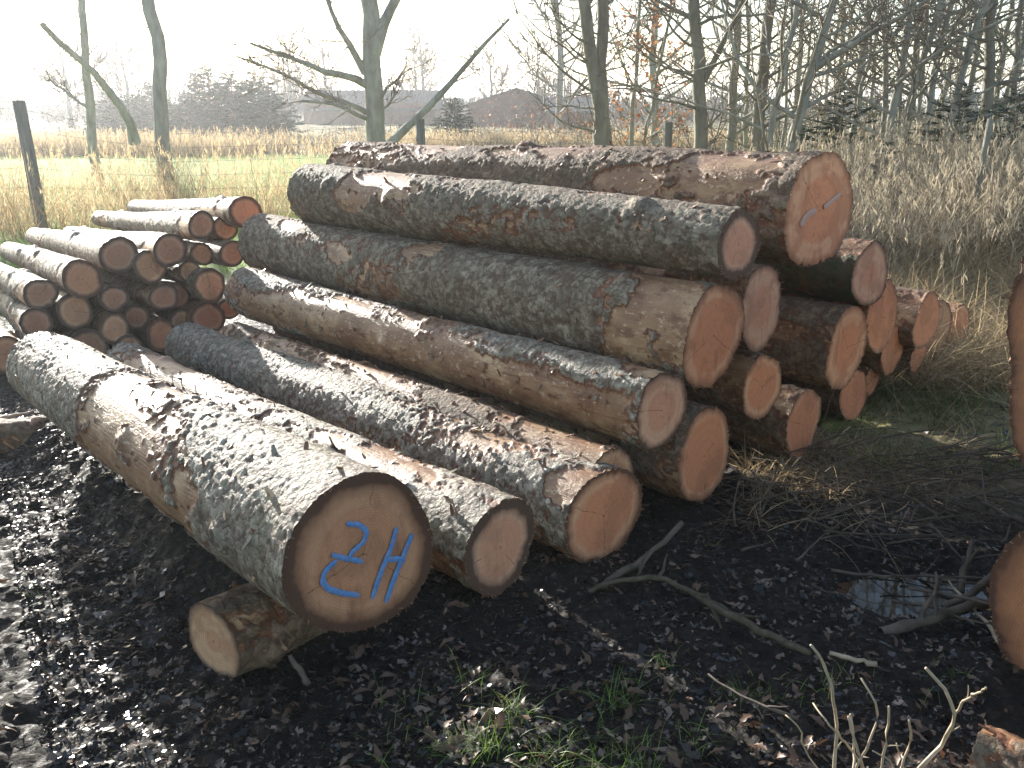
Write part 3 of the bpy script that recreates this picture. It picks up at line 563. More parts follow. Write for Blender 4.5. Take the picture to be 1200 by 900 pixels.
WOOD = [  # photo points (base upwards), distance, base radius, label
 ([(821, 178), (819, 95), (815, 0)], 15, .115, 'stout grey trunk above the topmost log, first trunk left of the wood', .7),
 ([(857, 160), (861, 80), (865, 0)], 17, .085, 'straight slim trunk second from the left in the wood', .6),
 ([(888, 165), (893, 90), (903, 0)], 16, .11, 'mossy trunk with broad foot directly above the butt of the topmost log', .6),
 ([(902, 175), (910, 110), (927, 33), (934, 0)], 13, .045, 'thin pale sapling bending right in front of the mossy trunk', .5),
 ([(925, 172), (933, 130), (953, 83), (976, 0)], 13, .075, 'silvery trunk with a strong kink and a long limb sweeping right', .5),
 ([(933, 150), (936, 60), (939, 0)], 19, .06, 'dark thin trunk just behind the kinked silvery trunk', .6),
 ([(1003, 140), (1008, 70), (1018, 0)], 17, .08, 'grey trunk rising from the first dark fir', .6),
 ([(1038, 157), (1036, 70), (1035, 0)], 15, .05, 'slim upright sapling right of the first dark fir', .5),
 ([(1042, 162), (1057, 67), (1068, 0)], 13, .055, 'sunlit leaning trunk crossing the slim upright sapling', .5),
 ([(1057, 165), (1077, 83), (1103, 0)], 13.5, .05, 'thin trunk leaning close beside the sunlit leaning trunk', .5),
 ([(1065, 145), (1074, 60), (1083, 0)], 18, .07, 'shaded trunk between two leaning thin trunks', .6),
 ([(1083, 152), (1100, 67), (1112, 0)], 14, .055, 'leaning trunk left of the second dark fir', .5),
 ([(1112, 155), (1133, 67), (1155, 0)], 13, .05, 'bright edged trunk slanting right out of the second dark fir', .5),
 ([(1127, 150), (1142, 70), (1160, 0)], 16, .05, 'thin slanting trunk behind the bright edged one', .6),
 ([(1157, 160), (1158, 60), (1161, 0)], 14, .085, 'dark moss covered upright trunk near the right edge', .6),
 ([(1167, 150), (1174, 70), (1184, 0)], 16, .05, 'slim trunk right of the moss covered one', .6),
 ([(1187, 150), (1190, 60), (1196, 0)], 15, .055, 'trunk at the very right edge of the photo', .6),
 ([(873, 168), (878, 90), (874, 0)], 20, .05, 'thin far trunk between the straight slim and the mossy trunk', .6),
 ([(975, 150), (985, 70), (990, 0)], 21, .06, 'far trunk left of the first dark fir top', .6),
 ([(1097, 150), (1120, 60), (1140, 0)], 20, .06, 'far trunk seen through the gap above the second dark fir', .6),
]
for i, (pts, Yd, r, lab, up_) in enumerate(WOOD):
    ex = []
    if i == 0: ex = [(np.array([at(825, 95, 15), at(850, 45, 14.8), at(880, -20, 14.6), at(900, -90, 14.5)]), .05, .02), (np.array([at(818, 28, 15), at(790, 8, 15.2), at(755, -15, 15.3)]), .045, .015), (np.array([at(820, 92, 15), at(775, 78, 15.5), at(735, 40, 15.8)]), .028, .008)]
    if i == 4: ex = [(np.array([at(955, 80, 13), at(1000, 52, 12.7), at(1060, 18, 12.3), at(1110, -20, 12)]), .05, .018)]
    if i == 8: ex = [(np.array([at(1050, 100, 13), at(1095, 60, 12.5), at(1150, 30, 12.2), at(1230, -5, 12)]), .03, .01)]
    tree('bare_tree', lab, 'tree', TB, [stem(pts, Yd, r, r*.35, 7.5)], 'tree_bark_mossy' if i in (2, 14, 10, 0) else 'tree_bark', nb=26, blen=2.3, twigs=6, seed=400+i, bstart=.12, upward=.75, extra=ex, up=.05)
rs_ = np.random.default_rng(5); ORD = ('', 'second', 'third', 'fourth', 'fifth', 'sixth', 'seventh', 'eighth', 'ninth', 'tenth', 'eleventh', 'twelfth', 'thirteenth', 'fourteenth', 'fifteenth', 'sixteenth')
for i in range(16):
    px = 905+i*18.5+rs_.uniform(-6, 6); Yd = rs_.uniform(13.5, 22); ln_ = rs_.uniform(5, 55)*(.3+(px-880)/300)
    tree('slender_sapling', 'slender sapling in the wood, ' + ('first' if i == 0 else ORD[i]) + ' of its kind from the left', 'tree', 'slender saplings in the wood', [stem([(px, 158), (px+ln_*.45, 80), (px+ln_, 0)], Yd, rs_.uniform(.028, .045), .018, 6.5)], nb=9, blen=1.5, twigs=5, seed=500+i, bstart=.3, upward=1.)
# left and middle trees
tree('bare_tree', 'thin bare trunk near the left edge crossed by a leaning one', 'tree', None, [stem([(108, 165), (103, 90), (95, 0)], 19, .10, .04, 6)], nb=5, blen=.9, twigs=2, seed=431)
tree('leaning_dead_trunk', 'leaning dead trunk crossing the thin bare one, broken tip at upper left', 'tree', None, [(np.array([at(158, 168, 19), at(145, 125, 18.8), at(110, 82, 18.4), at(70, 55, 18), at(49, 28, 17.8)]), .09, .05)], nb=5, blen=.7, twigs=2, seed=433, extra=((np.array([at(102, 125, 18.6), at(75, 112, 18.5), at(56, 97, 18.4)]), .03, .015),))
tree('bare_tree', 'tall straight bare trunk in front of the field left of the small pile top', 'tree', None, [stem([(195, 232), (190, 130), (184, 60), (174, 0)], 15.5, .125, .07, 6)], nb=7, blen=.8, twigs=2, seed=437, bstart=.4)
tree('bare_tree', 'big forked bare tree in front of the shed with long low limbs', 'tree', None, [stem([(440, 168), (436, 110), (437, 60), (432, 0)], 17, .19, .09, 6.5), (np.array([at(437, 62, 17), at(447, 30, 17), at(468, 0, 17), at(490, -60, 17)]), .11, .05)],
     nb=7, blen=1.3, twigs=4, seed=439, bstart=.5, extra=[(np.array(q), a, b) for q, a, b in (
      ([at(428, 86, 17), at(408, 50, 16.8), at(383, 8, 16.6), at(378, -10, 16.6)], .07, .03), ([at(430, 100, 17), at(400, 84, 16.5), at(345, 65, 16), at(295, 46, 15.6)], .075, .02),
      ([at(430, 132, 17), at(380, 105, 16.5), at(330, 85, 16.2), at(278, 64, 16)], .05, .015), ([at(432, 140, 17), at(395, 130, 16.5), at(350, 125, 16.2)], .04, .02), ([at(440, 122, 17), at(452, 97, 17.2), at(480, 80, 17.5)], .04, .01), ([at(444, 125, 17), at(458, 128, 17), at(470, 112, 17)], .03, .01))])
tree('leaning_dead_trunk', 'curved dead sapling leaning right behind the middle fence post', 'tree', None, [(np.array([at(428, 192, 15), at(455, 172, 15), at(487, 142, 15), at(512, 115, 15), at(540, 85, 15), at(565, 55, 15), at(597, 22, 15)]), .075, .02)], nb=6, blen=.8, twigs=3, seed=443, bstart=.5, wig=.01)
tree('bare_tree', 'two stemmed green grey tree behind the middle of the topmost log', 'tree', None, [stem([(706, 182), (703, 125), (694, 60), (683, 0)], 16, .13, .06, 7), stem([(708, 175), (705, 110), (706, 50), (704, 0)], 16.1, .12, .06, 7)], 'tree_bark_mossy', nb=16, blen=2.2, twigs=6, seed=449, bstart=.15, upward=.45)
tree('beech_sapling', 'young beech with rust coloured leaves left of the fence post by the wood', 'tree', None, [stem([(738, 180), (742, 120), (748, 40), (752, -20)], 18, .05, .02, 4.5), stem([(752, 178), (768, 110), (780, 40)], 18.3, .04, .02, 4)], nb=20, blen=1.3, twigs=5, seed=457, bstart=.05, upward=.5, leaves=2)
tree('bare_tree', 'spreading bare tree left of the two stemmed tree', 'tree', None, [stem([(768, 165), (765, 80), (770, 0)], 30, .13, .06, 9)], nb=30, blen=4, twigs=7, seed=461, bstart=.1)
tree('bare_tree', 'broad fine twigged tree behind the shed roof, left of the russet beech', 'tree', None, [stem([(655, 140), (658, 60), (650, 0)], 44, .16, .08, 12)], nb=34, blen=5, twigs=8, seed=463, bstart=.1, upward=.5, tk=2.)
for i, (px, Yd, tz, lab) in enumerate([(495, 95, 9.5, 'rounded bare tree on the skyline left of the curved dead sapling'), (487, 110, 9, 'thin bare tree on the skyline above the long shed roof'), (575, 90, 7, 'small bare tree on the skyline above the brick gable'), (630, 100, 9, 'faint bare tree on the skyline right of the brick gable'),
      (80, 70, 7, 'hazy bare tree at the far left beyond the field'), (150, 75, 6.5, 'hazy bare tree right of the leaning dead trunk'), (340, 75, 7, 'hazy bare tree between the firs and the forked tree'), (382, 90, 8, 'hazy slim tree behind the low limbs of the forked tree')]):
    x_ = (px-600)/1148*Yd; b = np.array([x_, Yd, -.1]); P_ = np.array([b, b+[.1, 0, tz*.4], b+[-.1, 0, tz*.85]])
    tree('bare_tree', lab, 'tree', 'bare trees on the skyline', [(P_, .2, .05)], nb=30, blen=3.4, twigs=8, seed=470+i, bstart=.25, upward=.6, tk=4.)
# thicket filling the back of the wood: one mass of stems and twigs
rs = np.random.default_rng(50); g = G()
for k in range(330):
    Yd = rs.uniform(17, 34); px = rs.uniform(800, 1330) if k % 5 else rs.uniform(600, 800); 
    if px < 800: Yd = rs.uniform(26, 38)
    x_ = (px-600)/1148*Yd; H = rs.uniform(1.2, 3.6) if px > 800 else rs.uniform(.5, 1.6); B = wander([x_, Yd, 0], [rs.normal(0, .35), rs.normal(0, .3), 1], H, 6, .15, 0, rs); g.tube(B, np.linspace(.02, .005, 7), 4)
    for m in range(7):
        q, bx = along(B, rs.uniform(.1, 1)); W = wander(q, rs.normal(0, 1, 3)+[0, 0, .4], rs.uniform(.4, 1.5), 5, .25, 0, rs); g.tube(W, np.linspace(.008, .003, 6), 3)
tag(g.build('undergrowth', M['twig_bark']), 'brown leafless thicket filling the back of the wood', 'undergrowth', kind='stuff')
# brambles and sunlit twigs before the shed
g = G()
for k in range(420):
    px = rs.uniform(20, 800); Yd = rs.uniform(33.5, 38); x_ = (px-600)/1148*Yd; H = rs.uniform(.5, 1.6)
    B = wander([x_, Yd, 0], [rs.normal(0, .8), rs.normal(0, .4), 1], H*1.4, 7, .25, -.12, rs); g.tube(B, np.linspace(.013, .004, 8), 3)
    for m in range(6):
        q, bx = along(B, rs.uniform(.1, 1)); W = wander(q, rs.normal(0, 1, 3), rs.uniform(.3, 1.), 4, .3, 0, rs); g.tube(W, np.linspace(.008, .003, 5), 3)
tag(g.build('brambles', M['stick']), 'tangled leafless brambles along the far side of the field', 'brambles', kind='stuff')
rs2 = np.random.default_rng(8); C = np.stack([(rs2.uniform(560, 800, 900)-600)/1148*35, 35+rs2.normal(0, 1, 900), np.abs(rs2.normal(0, .7, 900))+.2], 1)
tag(leafcloud('bramble_leaves', C, .06, M['leaf_russet'], None, rs2), 'scattered rust coloured leaves left on the brambles', 'leaves')

# conifers
def fir(label, x_, Yd, H, R_, seed, group=None, name='fir_tree', droop=-.12, dens=1.):
    rs = np.random.default_rng(seed); zb = gz(x_, Yd)[0]-.05; root = empty(name, (x_, Yd, zb), label, 'fir tree', group); g = G(); g.tube(wander([0, 0, 0], [0, 0, 1], H, 8, .01, .1, rs), np.linspace(.025*H, .004, 9), 6)
    V = []; cv = []
    for k in range(int(75*dens*H**.6)):
        t = rs.uniform(.02, 1)**.9; z_ = t*H; L = R_*(1-t)**.8*rs.uniform(.5, 1.15)+.05; a = rs.uniform(0, 6.283)
        d = np.array([math.cos(a), math.sin(a), .15+.3*t]); B = wander([0, 0, z_], d, L, 5, .07, droop*.5, rs)
        g.tube(B, np.linspace(.012*H**.5*(1-t)+.004, .003, 6), 3)
        for m in range(int(10+24*L)):
            tt = rs.uniform(.15, 1); q, bx = along(B, tt); bx = bx/np.linalg.norm(bx); sd_ = np.cross(bx, [0, 0, 1])*rs.choice([-1, 1])
            dd = bx*.7+sd_*rs.uniform(.3, 1)+rs.normal(0, .12, 3); dd /= np.linalg.norm(dd); l_ = L*rs.uniform(.07, .2)+.03; wd = np.cross(dd, rs.normal(0, 1, 3)); wd = wd/np.linalg.norm(wd)*l_*.14
            V += [q-wd*.6, q+dd*l_*.5-wd, q+dd*l_, q+dd*l_*.5+wd]; cv.append(rs.random())
    g.build('trunk', M['twig_bark'], root); V = np.array(V); o = mesh('crown', V, np.arange(len(V)).reshape(-1, 4), M['needles'], root, {'cv': np.repeat(cv, 4)}, False)
    return root
def gx_(px, Yd): return (px-600)/1148*Yd
fir('first young fir at the edge of the wood, under the grey trunk', gx_(990, 15), 15, 1.6, 1.0, 1, dens=1.2)
fir('second young fir, wide and dark, at the right of the wood', gx_(1128, 13), 13, 1.45, 1.0, 2, dens=1.2)
fir('dark young fir cut off by the right edge', gx_(1192, 12), 12, 1.35, .9, 3, dens=1.1)
fir('low fir seedling in the tall grass below the leaning trunks', gx_(1045, 11.5), 11.5, 1.0, .5, 4)
fir('dark round conifer beside the brick gable', gx_(533, 34), 34, 2.0, 1.2, 5, dens=2.5, name='conifer')
for i, (px, Yd, H, R_, lab) in enumerate([(246, 52, 4.4, 1.9, 'tallest pointed fir in the hazy group left of the shed'), (230, 53, 3.7, 1.4, 'narrow fir at the left shoulder of the tallest pointed one'), (272, 52, 3.9, 2.2, 'broad fir at the right shoulder of the tallest pointed one'),
      (298, 53, 3.6, 2.2, 'rounded dark fir at the right end of the hazy group'), (215, 50, 2.2, 1.8, 'low fir at the left foot of the hazy group'), (175, 55, 2.8, 2.3, 'low dark fir right behind the tall straight trunk'), (150, 56, 2.3, 2.2, 'low fir seen between the two left trunks'), (125, 57, 2.6, 1.6, 'small fir behind the leaning dead trunk'), (318, 50, 2.6, 1.9, 'low fir at the tip of the forked tree limbs')]):
    fir(lab, gx_(px, Yd), Yd, H, R_, 30+i, 'hazy firs beyond the field', dens=2.0)
# far-off belt of leafless trees and scrub behind the field and the sheds
rs = np.random.default_rng(78); g = G()
for k in range(560):
    px = rs.uniform(-80, 860); Yd = rs.uniform(88, 112); x_ = gx_(px, Yd); H = (3.4+2.2*vnoise(np.array([[px*.02, 3, 0]]), 3)[0])*rs.uniform(.5, 1.1)
    B = wander([x_, Yd, 0], [rs.normal(0, .2), 0, 1], H, 6, .12, .05, rs); g.tube(B, np.linspace(.11, .035, 7), 3, rs.random())
    for m in range(8):
        q, bx = along(B, rs.uniform(.05, 1)); W = wander(q, rs.normal(0, 1, 3)+[0, 0, .6], rs.uniform(.6, 1.9), 4, .25, .05, rs); g.tube(W, np.linspace(.05, .022, 5), 3, rs.random())
tag(g.build('distant_treeline', M['twig_bark']), 'far grey belt of leafless trees and scrub behind the field and the sheds', 'tree line', kind='stuff')
# distant hedge line and hills
rs = np.random.default_rng(77)
g = G(); C = []
for k in range(9000):
    px = rs.uniform(-150, 1400); Yd = rs.uniform(120, 150); hh = 1.3+1.4*(vnoise(np.array([[px*.015, 0, 0]]), 3)[0]+.4)
    C.append([(px-600)/1148*Yd, Yd, rs.random()*max(.6, hh)])
tag(leafcloud('hedgerow', np.array(C), .55, M['needles'], None, rs), 'low dark hedge line far beyond the field', 'hedge')

# ------------------------------------------------------------------ sheds
sh = empty('farm_shed', (gx_(420, 80), 80, 0), 'long low farm shed with a grey sheet roof behind the forked tree', 'shed'); X0, X1 = gx_(352, 80)-gx_(420, 80), gx_(512, 80)-gx_(420, 80)
g = G(); g.box([(X0+X1)/2, 4, .75], [(X1-X0)/2-.2, 4, .95]); g.build('wall', M['brick_wall'], sh, False)
g = G(); n_ = 46
for i in range(n_):                                             # corrugated sheets, ridge to eaves
    a = X0-.3+(X1-X0+.6)*i/n_; b = X0-.3+(X1-X0+.6)*(i+1)/n_-.03; zz = .03*(i % 2)
    g.add([[a, -.4, 1.15+zz], [b, -.4, 1.15+zz], [b, 4, 2.75+zz], [a, 4, 2.75+zz], [a, -.4, 1.05], [b, -.4, 1.05], [b, 4, 2.65], [a, 4, 2.65]], [[0, 1, 2, 3], [0, 4, 5, 1], [1, 5, 6, 2], [3, 7, 4, 0]])
    g.add([[a, 4.02, 2.75+zz], [b, 4.02, 2.75+zz], [b, 8.4, 1.15+zz], [a, 8.4, 1.15+zz]], [[0, 1, 2, 3]])
g.build('roof', M['roof_sheet'], sh, False)
sh = empty('brick_barn', (gx_(600, 72), 72, 0), 'red brick barn with a sagging grey roof and gable, half hidden by brambles', 'barn')
g = G(); x0, x1 = gx_(548, 72)-gx_(600, 72), gx_(662, 72)-gx_(600, 72); zr = 2.65
g.add([[x0, 0, -.1], [x1, 0, -.1], [x1, 0, 1.5], [(x0+x1)/2, 0, zr], [x0, 0, 1.5], [x0, .35, -.1], [x1, .35, -.1], [x1, .35, 1.5], [(x0+x1)/2, .35, zr], [x0, .35, 1.5]], [[0, 1, 2, 4], [4, 2, 3, 3], [1, 6, 7, 2], [0, 4, 9, 5]]) if False else None
g.box([(x0+x1)/2, .2, .7], [(x1-x0)/2, .2, .8]); g.build('wall', M['brick_wall'], sh, False)
for q in (x0+.15, x1-.15): g = G(); g.box([q, 5, .7], [.15, 4.6, .8]); g.build('wall', M['brick_wall'], sh, False)
g = G()
xm = (x0+x1)/2
for k in range(6):
    w_ = (x1-x0)/2*(1-k/6.)-.05; g.box([xm, .2, 1.5+(k+.5)*(zr-1.5)/6], [w_, .18, (zr-1.5)/12])
g.build('wall', M['brick_wall'], sh, False)
g = G()
for sgn, xe in ((-1, x0-.35), (1, x1+.35)):
    g.add([[xm, -.35, zr+.12], [xe, -.35, 1.5], [xe, 9.8, 1.5], [xm, 9.8, zr+.12], [xm, -.35, zr+.02], [xe, -.35, 1.4], [xe, 9.8, 1.4], [xm, 9.8, zr+.02]], [[0, 1, 2, 3], [0, 4, 5, 1], [1, 5, 6, 2], [4, 7, 6, 5]])
g.build('roof', M['roof_sheet'], sh, False)
sh = empty('lean_to_shed', (gx_(668, 66), 66, 0), 'low dark open fronted lean-to right of the brick barn', 'shed'); g = G(); g.box([.5, 3, .6], [1.9, .15, .7]); g.build('wall', M['brick_wall'], sh, False)
for q in (-1.2, .5, 2.2): g = G(); g.box([q, .2, .6], [.08, .08, .6]); g.build('post', M['post_wood'], sh, False)
g = G(); g.add([[-1.7, -.4, 1.15], [2.7, -.4, 1.15], [2.7, 3.4, 2.1], [-1.7, 3.4, 2.1], [-1.7, -.4, 1.05], [2.7, -.4, 1.05], [2.7, 3.4, 2.], [-1.7, 3.4, 2.]], [[0, 1, 2, 3], [0, 4, 5, 1], [1, 5, 6, 2], [0, 3, 7, 4]]); g.build('roof', M['roof_sheet'], sh, False)

# ------------------------------------------------------------------ fence and stakes
fe = empty('wire_fence', (0, 15, 0), 'wooden posts with wire netting between pile and field', 'fence'); tops = []
for (px, pt, Yd, r) in ((22, 118, 12.2, .085), (-190, 100, 10.8, .08), (190, 150, 13.2, .0), (492, 139, 14.6, .075), (645, 150, 15.6, 0), (783, 143, 16.4, .085), (940, 146, 17.5, .075)):
    tp = at(px, pt, Yd); 
    bs = np.array([tp[0]+(.06 if px < 100 else 0), Yd, gz(tp[0], Yd)[0]-.05]); tops.append((bs, tp))
    if r: g = G(); g.tube([bs, (bs+tp)/2+[.01, 0, 0], tp], [r, r*.95, r*.9], 8); g.v = [v_-np.array([0, 15, 0]) for v_ in g.v]; g.build('fence_post', M['post_wood'], fe, False)
tops.sort(key=lambda q: q[0][0]); g = G()
for (b0, t0), (b1, t1) in zip(tops[:-1], tops[1:]):
    O = np.array([0, 15, 0])
    for f_ in (.12, .25, .38, .52, .66, .80, .94):
        a_, b_ = b0+(t0-b0)*f_-O, b1+(t1-b1)*f_-O; m_ = (a_+b_)/2-[0, 0, .02]; g.tube([a_, m_, b_], .0028, 3)
    n_ = int(np.linalg.norm(b1-b0)/.22)
    for k in range(1, n_): t = k/n_; a_ = b0+(b1-b0)*t; c_ = t0+(t1-t0)*t; g.tube([a_+(c_-a_)*.12-O, a_+(c_-a_)*.94-O], .002, 3)
o = tag(g.build('wire_netting', M['wire'], fe), kind='stuff')
st_ = empty('wooden_stake', tuple(at(1140, 262, 9)), 'green grey stake leaning right in the tall grass', 'stake'); g = G(); b_ = at(1136, 275, 9); t_ = at(1161, 139, 9); g.tube(np.array([b_-(t_-b_)*.4, b_, (b_+t_)/2, t_])-at(1140, 262, 9), [.034, .034, .031, .03], 8); g.build('stake_shaft', M['tree_bark_mossy'], st_)

# ------------------------------------------------------------------ grasses (uncountable)
def blades(name, X_, Y_, H_, W_, mat, seed, lean=.35, curl=.5, label=None, cat='grass', heads=0, az=None, parent=None):
    rs = np.random.default_rng(seed); n_ = len(X_); Z_ = gz(X_, Y_); B = np.stack([X_, Y_, Z_-.01], 1); a = rs.uniform(0, 6.283, n_) if az is None else rs.normal(az, .8, n_)
    D = np.stack([np.cos(a), np.sin(a), 0*a], 1); ln = rs.gamma(2, lean/2, n_)[:, None]; cu = rs.uniform(0, 1, n_)[:, None]*curl; f_ = rs.uniform(0, 6.283, n_); S_ = np.stack([np.cos(f_), np.sin(f_), 0*f_], 1)
    H = H_[:, None]; W = W_[:, None]; vs2 = []; K = 4
    for k in range(K+1):
        t = k/K; P_ = B+D*H*(ln*t+cu*t*t)+np.array([0, 0, 1])*H*(t-cu*.55*t*t*t-.25*ln*t*t)
        wk = W*(1-.85*t) if k < K else W*.12; vs2 += [P_-S_*wk, P_+S_*wk]
    V = np.stack(vs2, 1); m = V.shape[1]; base = np.arange(n_)[:, None]*m
    Q = np.concatenate([base+np.array([[2*k, 2*k+1, 2*k+3, 2*k+2]]) for k in range(K)]); cv = np.repeat(rs.random(n_), m)
    V = V.reshape(-1, 3)
    if heads:                                            # feathery seed heads
        idx = np.where(rs.random(n_) < heads)[0]; tip = V.reshape(n_, m, 3)[idx, -1]; C = np.repeat(tip, 7, 0)+rs.normal(0, 1, (len(idx)*7, 3))*np.array([.014, .014, .05]); k = len(C)
        ax_ = rs.normal(0, .35, (k, 3))+[0, 0, 1]; sd_ = np.cross(ax_, rs.normal(0, 1, (k, 3))); sd_ /= np.linalg.norm(sd_, axis=1)[:, None]; l_ = rs.uniform(.02, .05, (k, 1))
        HV = np.stack([C-ax_*l_, C-sd_*.006, C+ax_*l_, C+sd_*.006], 1).reshape(-1, 3); Q = np.concatenate([Q, len(V)+np.arange(k*4).reshape(-1, 4)]); V = np.concatenate([V, HV]); cv = np.concatenate([cv, np.repeat(.6+.5*rs.random(k), 4)])
    return tag(mesh(name, V, Q, mat, parent, {'cv': cv}), label, cat, kind='stuff')
def scatter(n_, px0, px1, y0, y1, seed, clump=1.2, thr=-.1):
    rs = np.random.default_rng(seed); Y_ = np.sqrt(rs.uniform(y0**2, y1**2, n_*3)); X_ = (rs.uniform(px0, px1, n_*3)-600)/1148*Y_
    q = fbm(np.stack([X_*clump, Y_*clump, 0*X_], 1), 3, seed); k = np.where(q > thr+rs.normal(0, .08, n_*3))[0][:n_]; return X_[k], Y_[k]
R_ = np.random.default_rng(91)
def L_(n_, a, b): return R_.uniform(a, b, n_)
x_, y_ = scatter(2500, -60, 480, 11.4, 15.5, 61, 1.3, .08); blades('tall_dry_grass', x_, y_, L_(len(x_), .4, 1.3), L_(len(x_), .003, .007), M['straw'], 62, label='sparse tall straw coloured grass behind the small pile', heads=.35)
x_, y_ = scatter(3200, 420, 960, 12.5, 16.5, 63, 1.0, 0.08); blades('tall_dry_grass', x_, y_, L_(len(x_), .25, .7), L_(len(x_), .003, .006), M['straw'], 64, label='straw coloured grass along the fence behind the main pile', heads=.25)
x_, y_ = scatter(11000, -60, 900, 31, 34, 65, .5, -.25); blades('reed_belt', x_, y_, L_(len(x_), .45, .95), L_(len(x_), .009, .018), M['straw'], 66, label='belt of pale dry reeds along the far edge of the field', cat='reeds', heads=.4)
x_, y_ = scatter(17000, 880, 1280, 8.3, 13.5, 67, .8, -.25); blades('tall_dry_grass', x_, y_, L_(len(x_), .45, 1.2), L_(len(x_), .003, .0065), M['straw_dull'], 68, lean=.45, curl=.8, label='dense tall dry grass on the bank in front of the wood', heads=.3)
x_, y_ = scatter(19000, 960, 1290, 5.2, 9.9, 69, 1.6, -.2); blades('dry_tussocks', x_, y_, L_(len(x_), .2, .6), L_(len(x_), .002, .005), M['straw'], 70, lean=.9, curl=1., label='collapsed pale tussocks right of the main pile')
x_, y_ = scatter(11000, 900, 1290, 3.9, 8.8, 71, 1.8, .0); blades('green_grass', x_, y_, L_(len(x_), .05, .16), L_(len(x_), .0015, .003), M['grass_dull'], 72, lean=.5, label='green grass between the dry tussocks right of the main pile')
x_, y_ = scatter(14000, -60, 1000, 9.0, 19, 73, .7, -.2); blades('field_grass', x_, y_, L_(len(x_), .06, .17), L_(len(x_), .004, .009), M['grass_green'], 74, lean=.4, label='bright green blades of the field beyond the fence')
x_, y_ = scatter(2000, 900, 1200, 3.3, 5.2, 75, 1.5, -.05); blades('dry_tussocks', x_, y_, L_(len(x_), .06, .2), L_(len(x_), .0012, .003), M['straw'], 76, lean=1.4, curl=1., label='flattened dead grass stalks on the dark ground by the puddle')
# foreground tufts
X_, Y_, H_ = [], [], []; rs = np.random.default_rng(80)
for (px, py, rad, n_, hh) in ((722, 808, .045, 70, .10), (565, 868, .05, 110, .09), (640, 885, .05, 90, .09), (738, 880, .05, 80, .09), (520, 862, .03, 25, .06), (545, 800, .05, 14, .12), (880, 800, .05, 60, .06), (905, 812, .05, 40, .05), (965, 800, .06, 40, .06), (780, 775, .03, 18, .07), (450, 818, .05, 12, .09), (470, 880, .05, 14, .08), (1030, 560, .10, 60, .10), (600, 830, .04, 50, .09), (690, 850, .05, 40, .08), (820, 860, .04, 40, .08), (480, 850, .05, 24, .07), (1010, 500, .15, 80, .09), (60, 700, .05, 12, .05), (60, 840, .05, 14, .04), (830, 640, .04, 14, .05), (1105, 800, .06, 25, .06)):
    c_ = onz(px, py); X_ += list(c_[0]+rs.normal(0, rad, n_)); Y_ += list(c_[1]+rs.normal(0, rad*.7, n_)); H_ += list(hh*rs.uniform(.5, 1.2, n_))
X_, Y_, H_ = map(np.array, (X_, Y_, H_)); blades('grass_tufts', X_, Y_, H_, .0012+0*X_, M['grass_green'], 81, lean=.6, curl=1., label='small green grass tufts sprouting from the leaf litter in front')

# ------------------------------------------------------------------ litter, leaves, sticks
rs = np.random.default_rng(90); n_ = 27000; Y_ = 1.55+rs.random(n_)**1.4*3.6; X_ = (-60+1320*rs.random(n_)**1.45-600)/1148*Y_*1.02
q = fbm(np.stack([X_*4, Y_*4, 0*X_], 1), 3, 5); k = q > -.5; X_, Y_ = X_[k], Y_[k]; n_ = len(X_); Z_ = gz(X_, Y_)+.004
nr = near0 = sst(-4, -2.6, X_)*sst(4, 2.6, X_)*sst(7, 4.9, Y_)
P2 = np.stack([X_*17, Y_*17, X_*0], 1); f1, f2, cr, of = voro(P2+fbm(P2*.4, 2)[:, None]*.8, 4); Z_ = Z_+nr*(.009*(.65-f1)*cr*1.6+.022*fbm(P2*1.4, 4, 8))
C = np.stack([X_, Y_, Z_+.002], 1); a = rs.normal(0, 1, (n_, 3))*[1, 1, .35]; a /= np.linalg.norm(a, axis=1)[:, None]; b = np.cross(a, rs.normal(0, .35, (n_, 3))+[0, 0, 1]); b /= np.linalg.norm(b, axis=1)[:, None]; nn = np.cross(a, b)
s_ = rs.gamma(2, .0036, (n_, 1))+.0025; w_ = s_*rs.uniform(.25, .8, (n_, 1)); l = rs.uniform(-.4, .6, (n_, 1))*s_
V = np.stack([C-a*s_-b*w_*.4+nn*l*.6, C-a*s_*.2-b*w_, C+a*s_+nn*l, C+a*s_*.3+b*w_, C-a*s_*.7+b*w_*.7+nn*l*.5, C], 1).reshape(-1, 3)
i6 = np.arange(n_)[:, None]*6; Q = np.concatenate([i6+[[0, 1, 5, 4]], i6+[[1, 2, 3, 5]], ]); 
tag(mesh('leaf_litter', V, Q, M['litter'], None, {'cv': np.repeat(rs.random(n_)**2.4, 6)}, False), 'small wet leaf crumbs and bark chips over the dark mud', 'leaf litter', kind='stuff')
# single dead leaves big enough to see: lobed, curled
def leaf_mesh(seed):
    rs = np.random.default_rng(seed); V = []; n_ = 7; Q = []
    for i in range(n_):
        t = i/(n_-1); wv_ = (.08+.42*math.sin(math.pi*min(1, t*1.05+.02))**.8)*(1 if i % 2 else .62)*rs.uniform(.8, 1.15); zc = .30*math.sin(t*3.1)*rs.uniform(.5, 1.1); cu = rs.uniform(.1, .5)
        V += [[t*2-1, -wv_, zc+cu*wv_], [t*2-1+.05, 0, zc-.05], [t*2-1, wv_, zc+cu*wv_*rs.uniform(.2, 1.4)]]
    for i in range(n_-1): b = i*3; Q += [[b, b+1, b+4, b+3], [b+1, b+2, b+5, b+4]]
    V += [[-1.35, .02, .05], [-1.35, -.02, .05]]; Q.append([1, n_*3, n_*3+1, 0])
    o = mesh('dead_leaf', V, Q, M['leaf_brown'], ground); return o
protos = [leaf_mesh(s) for s in range(5)]; 
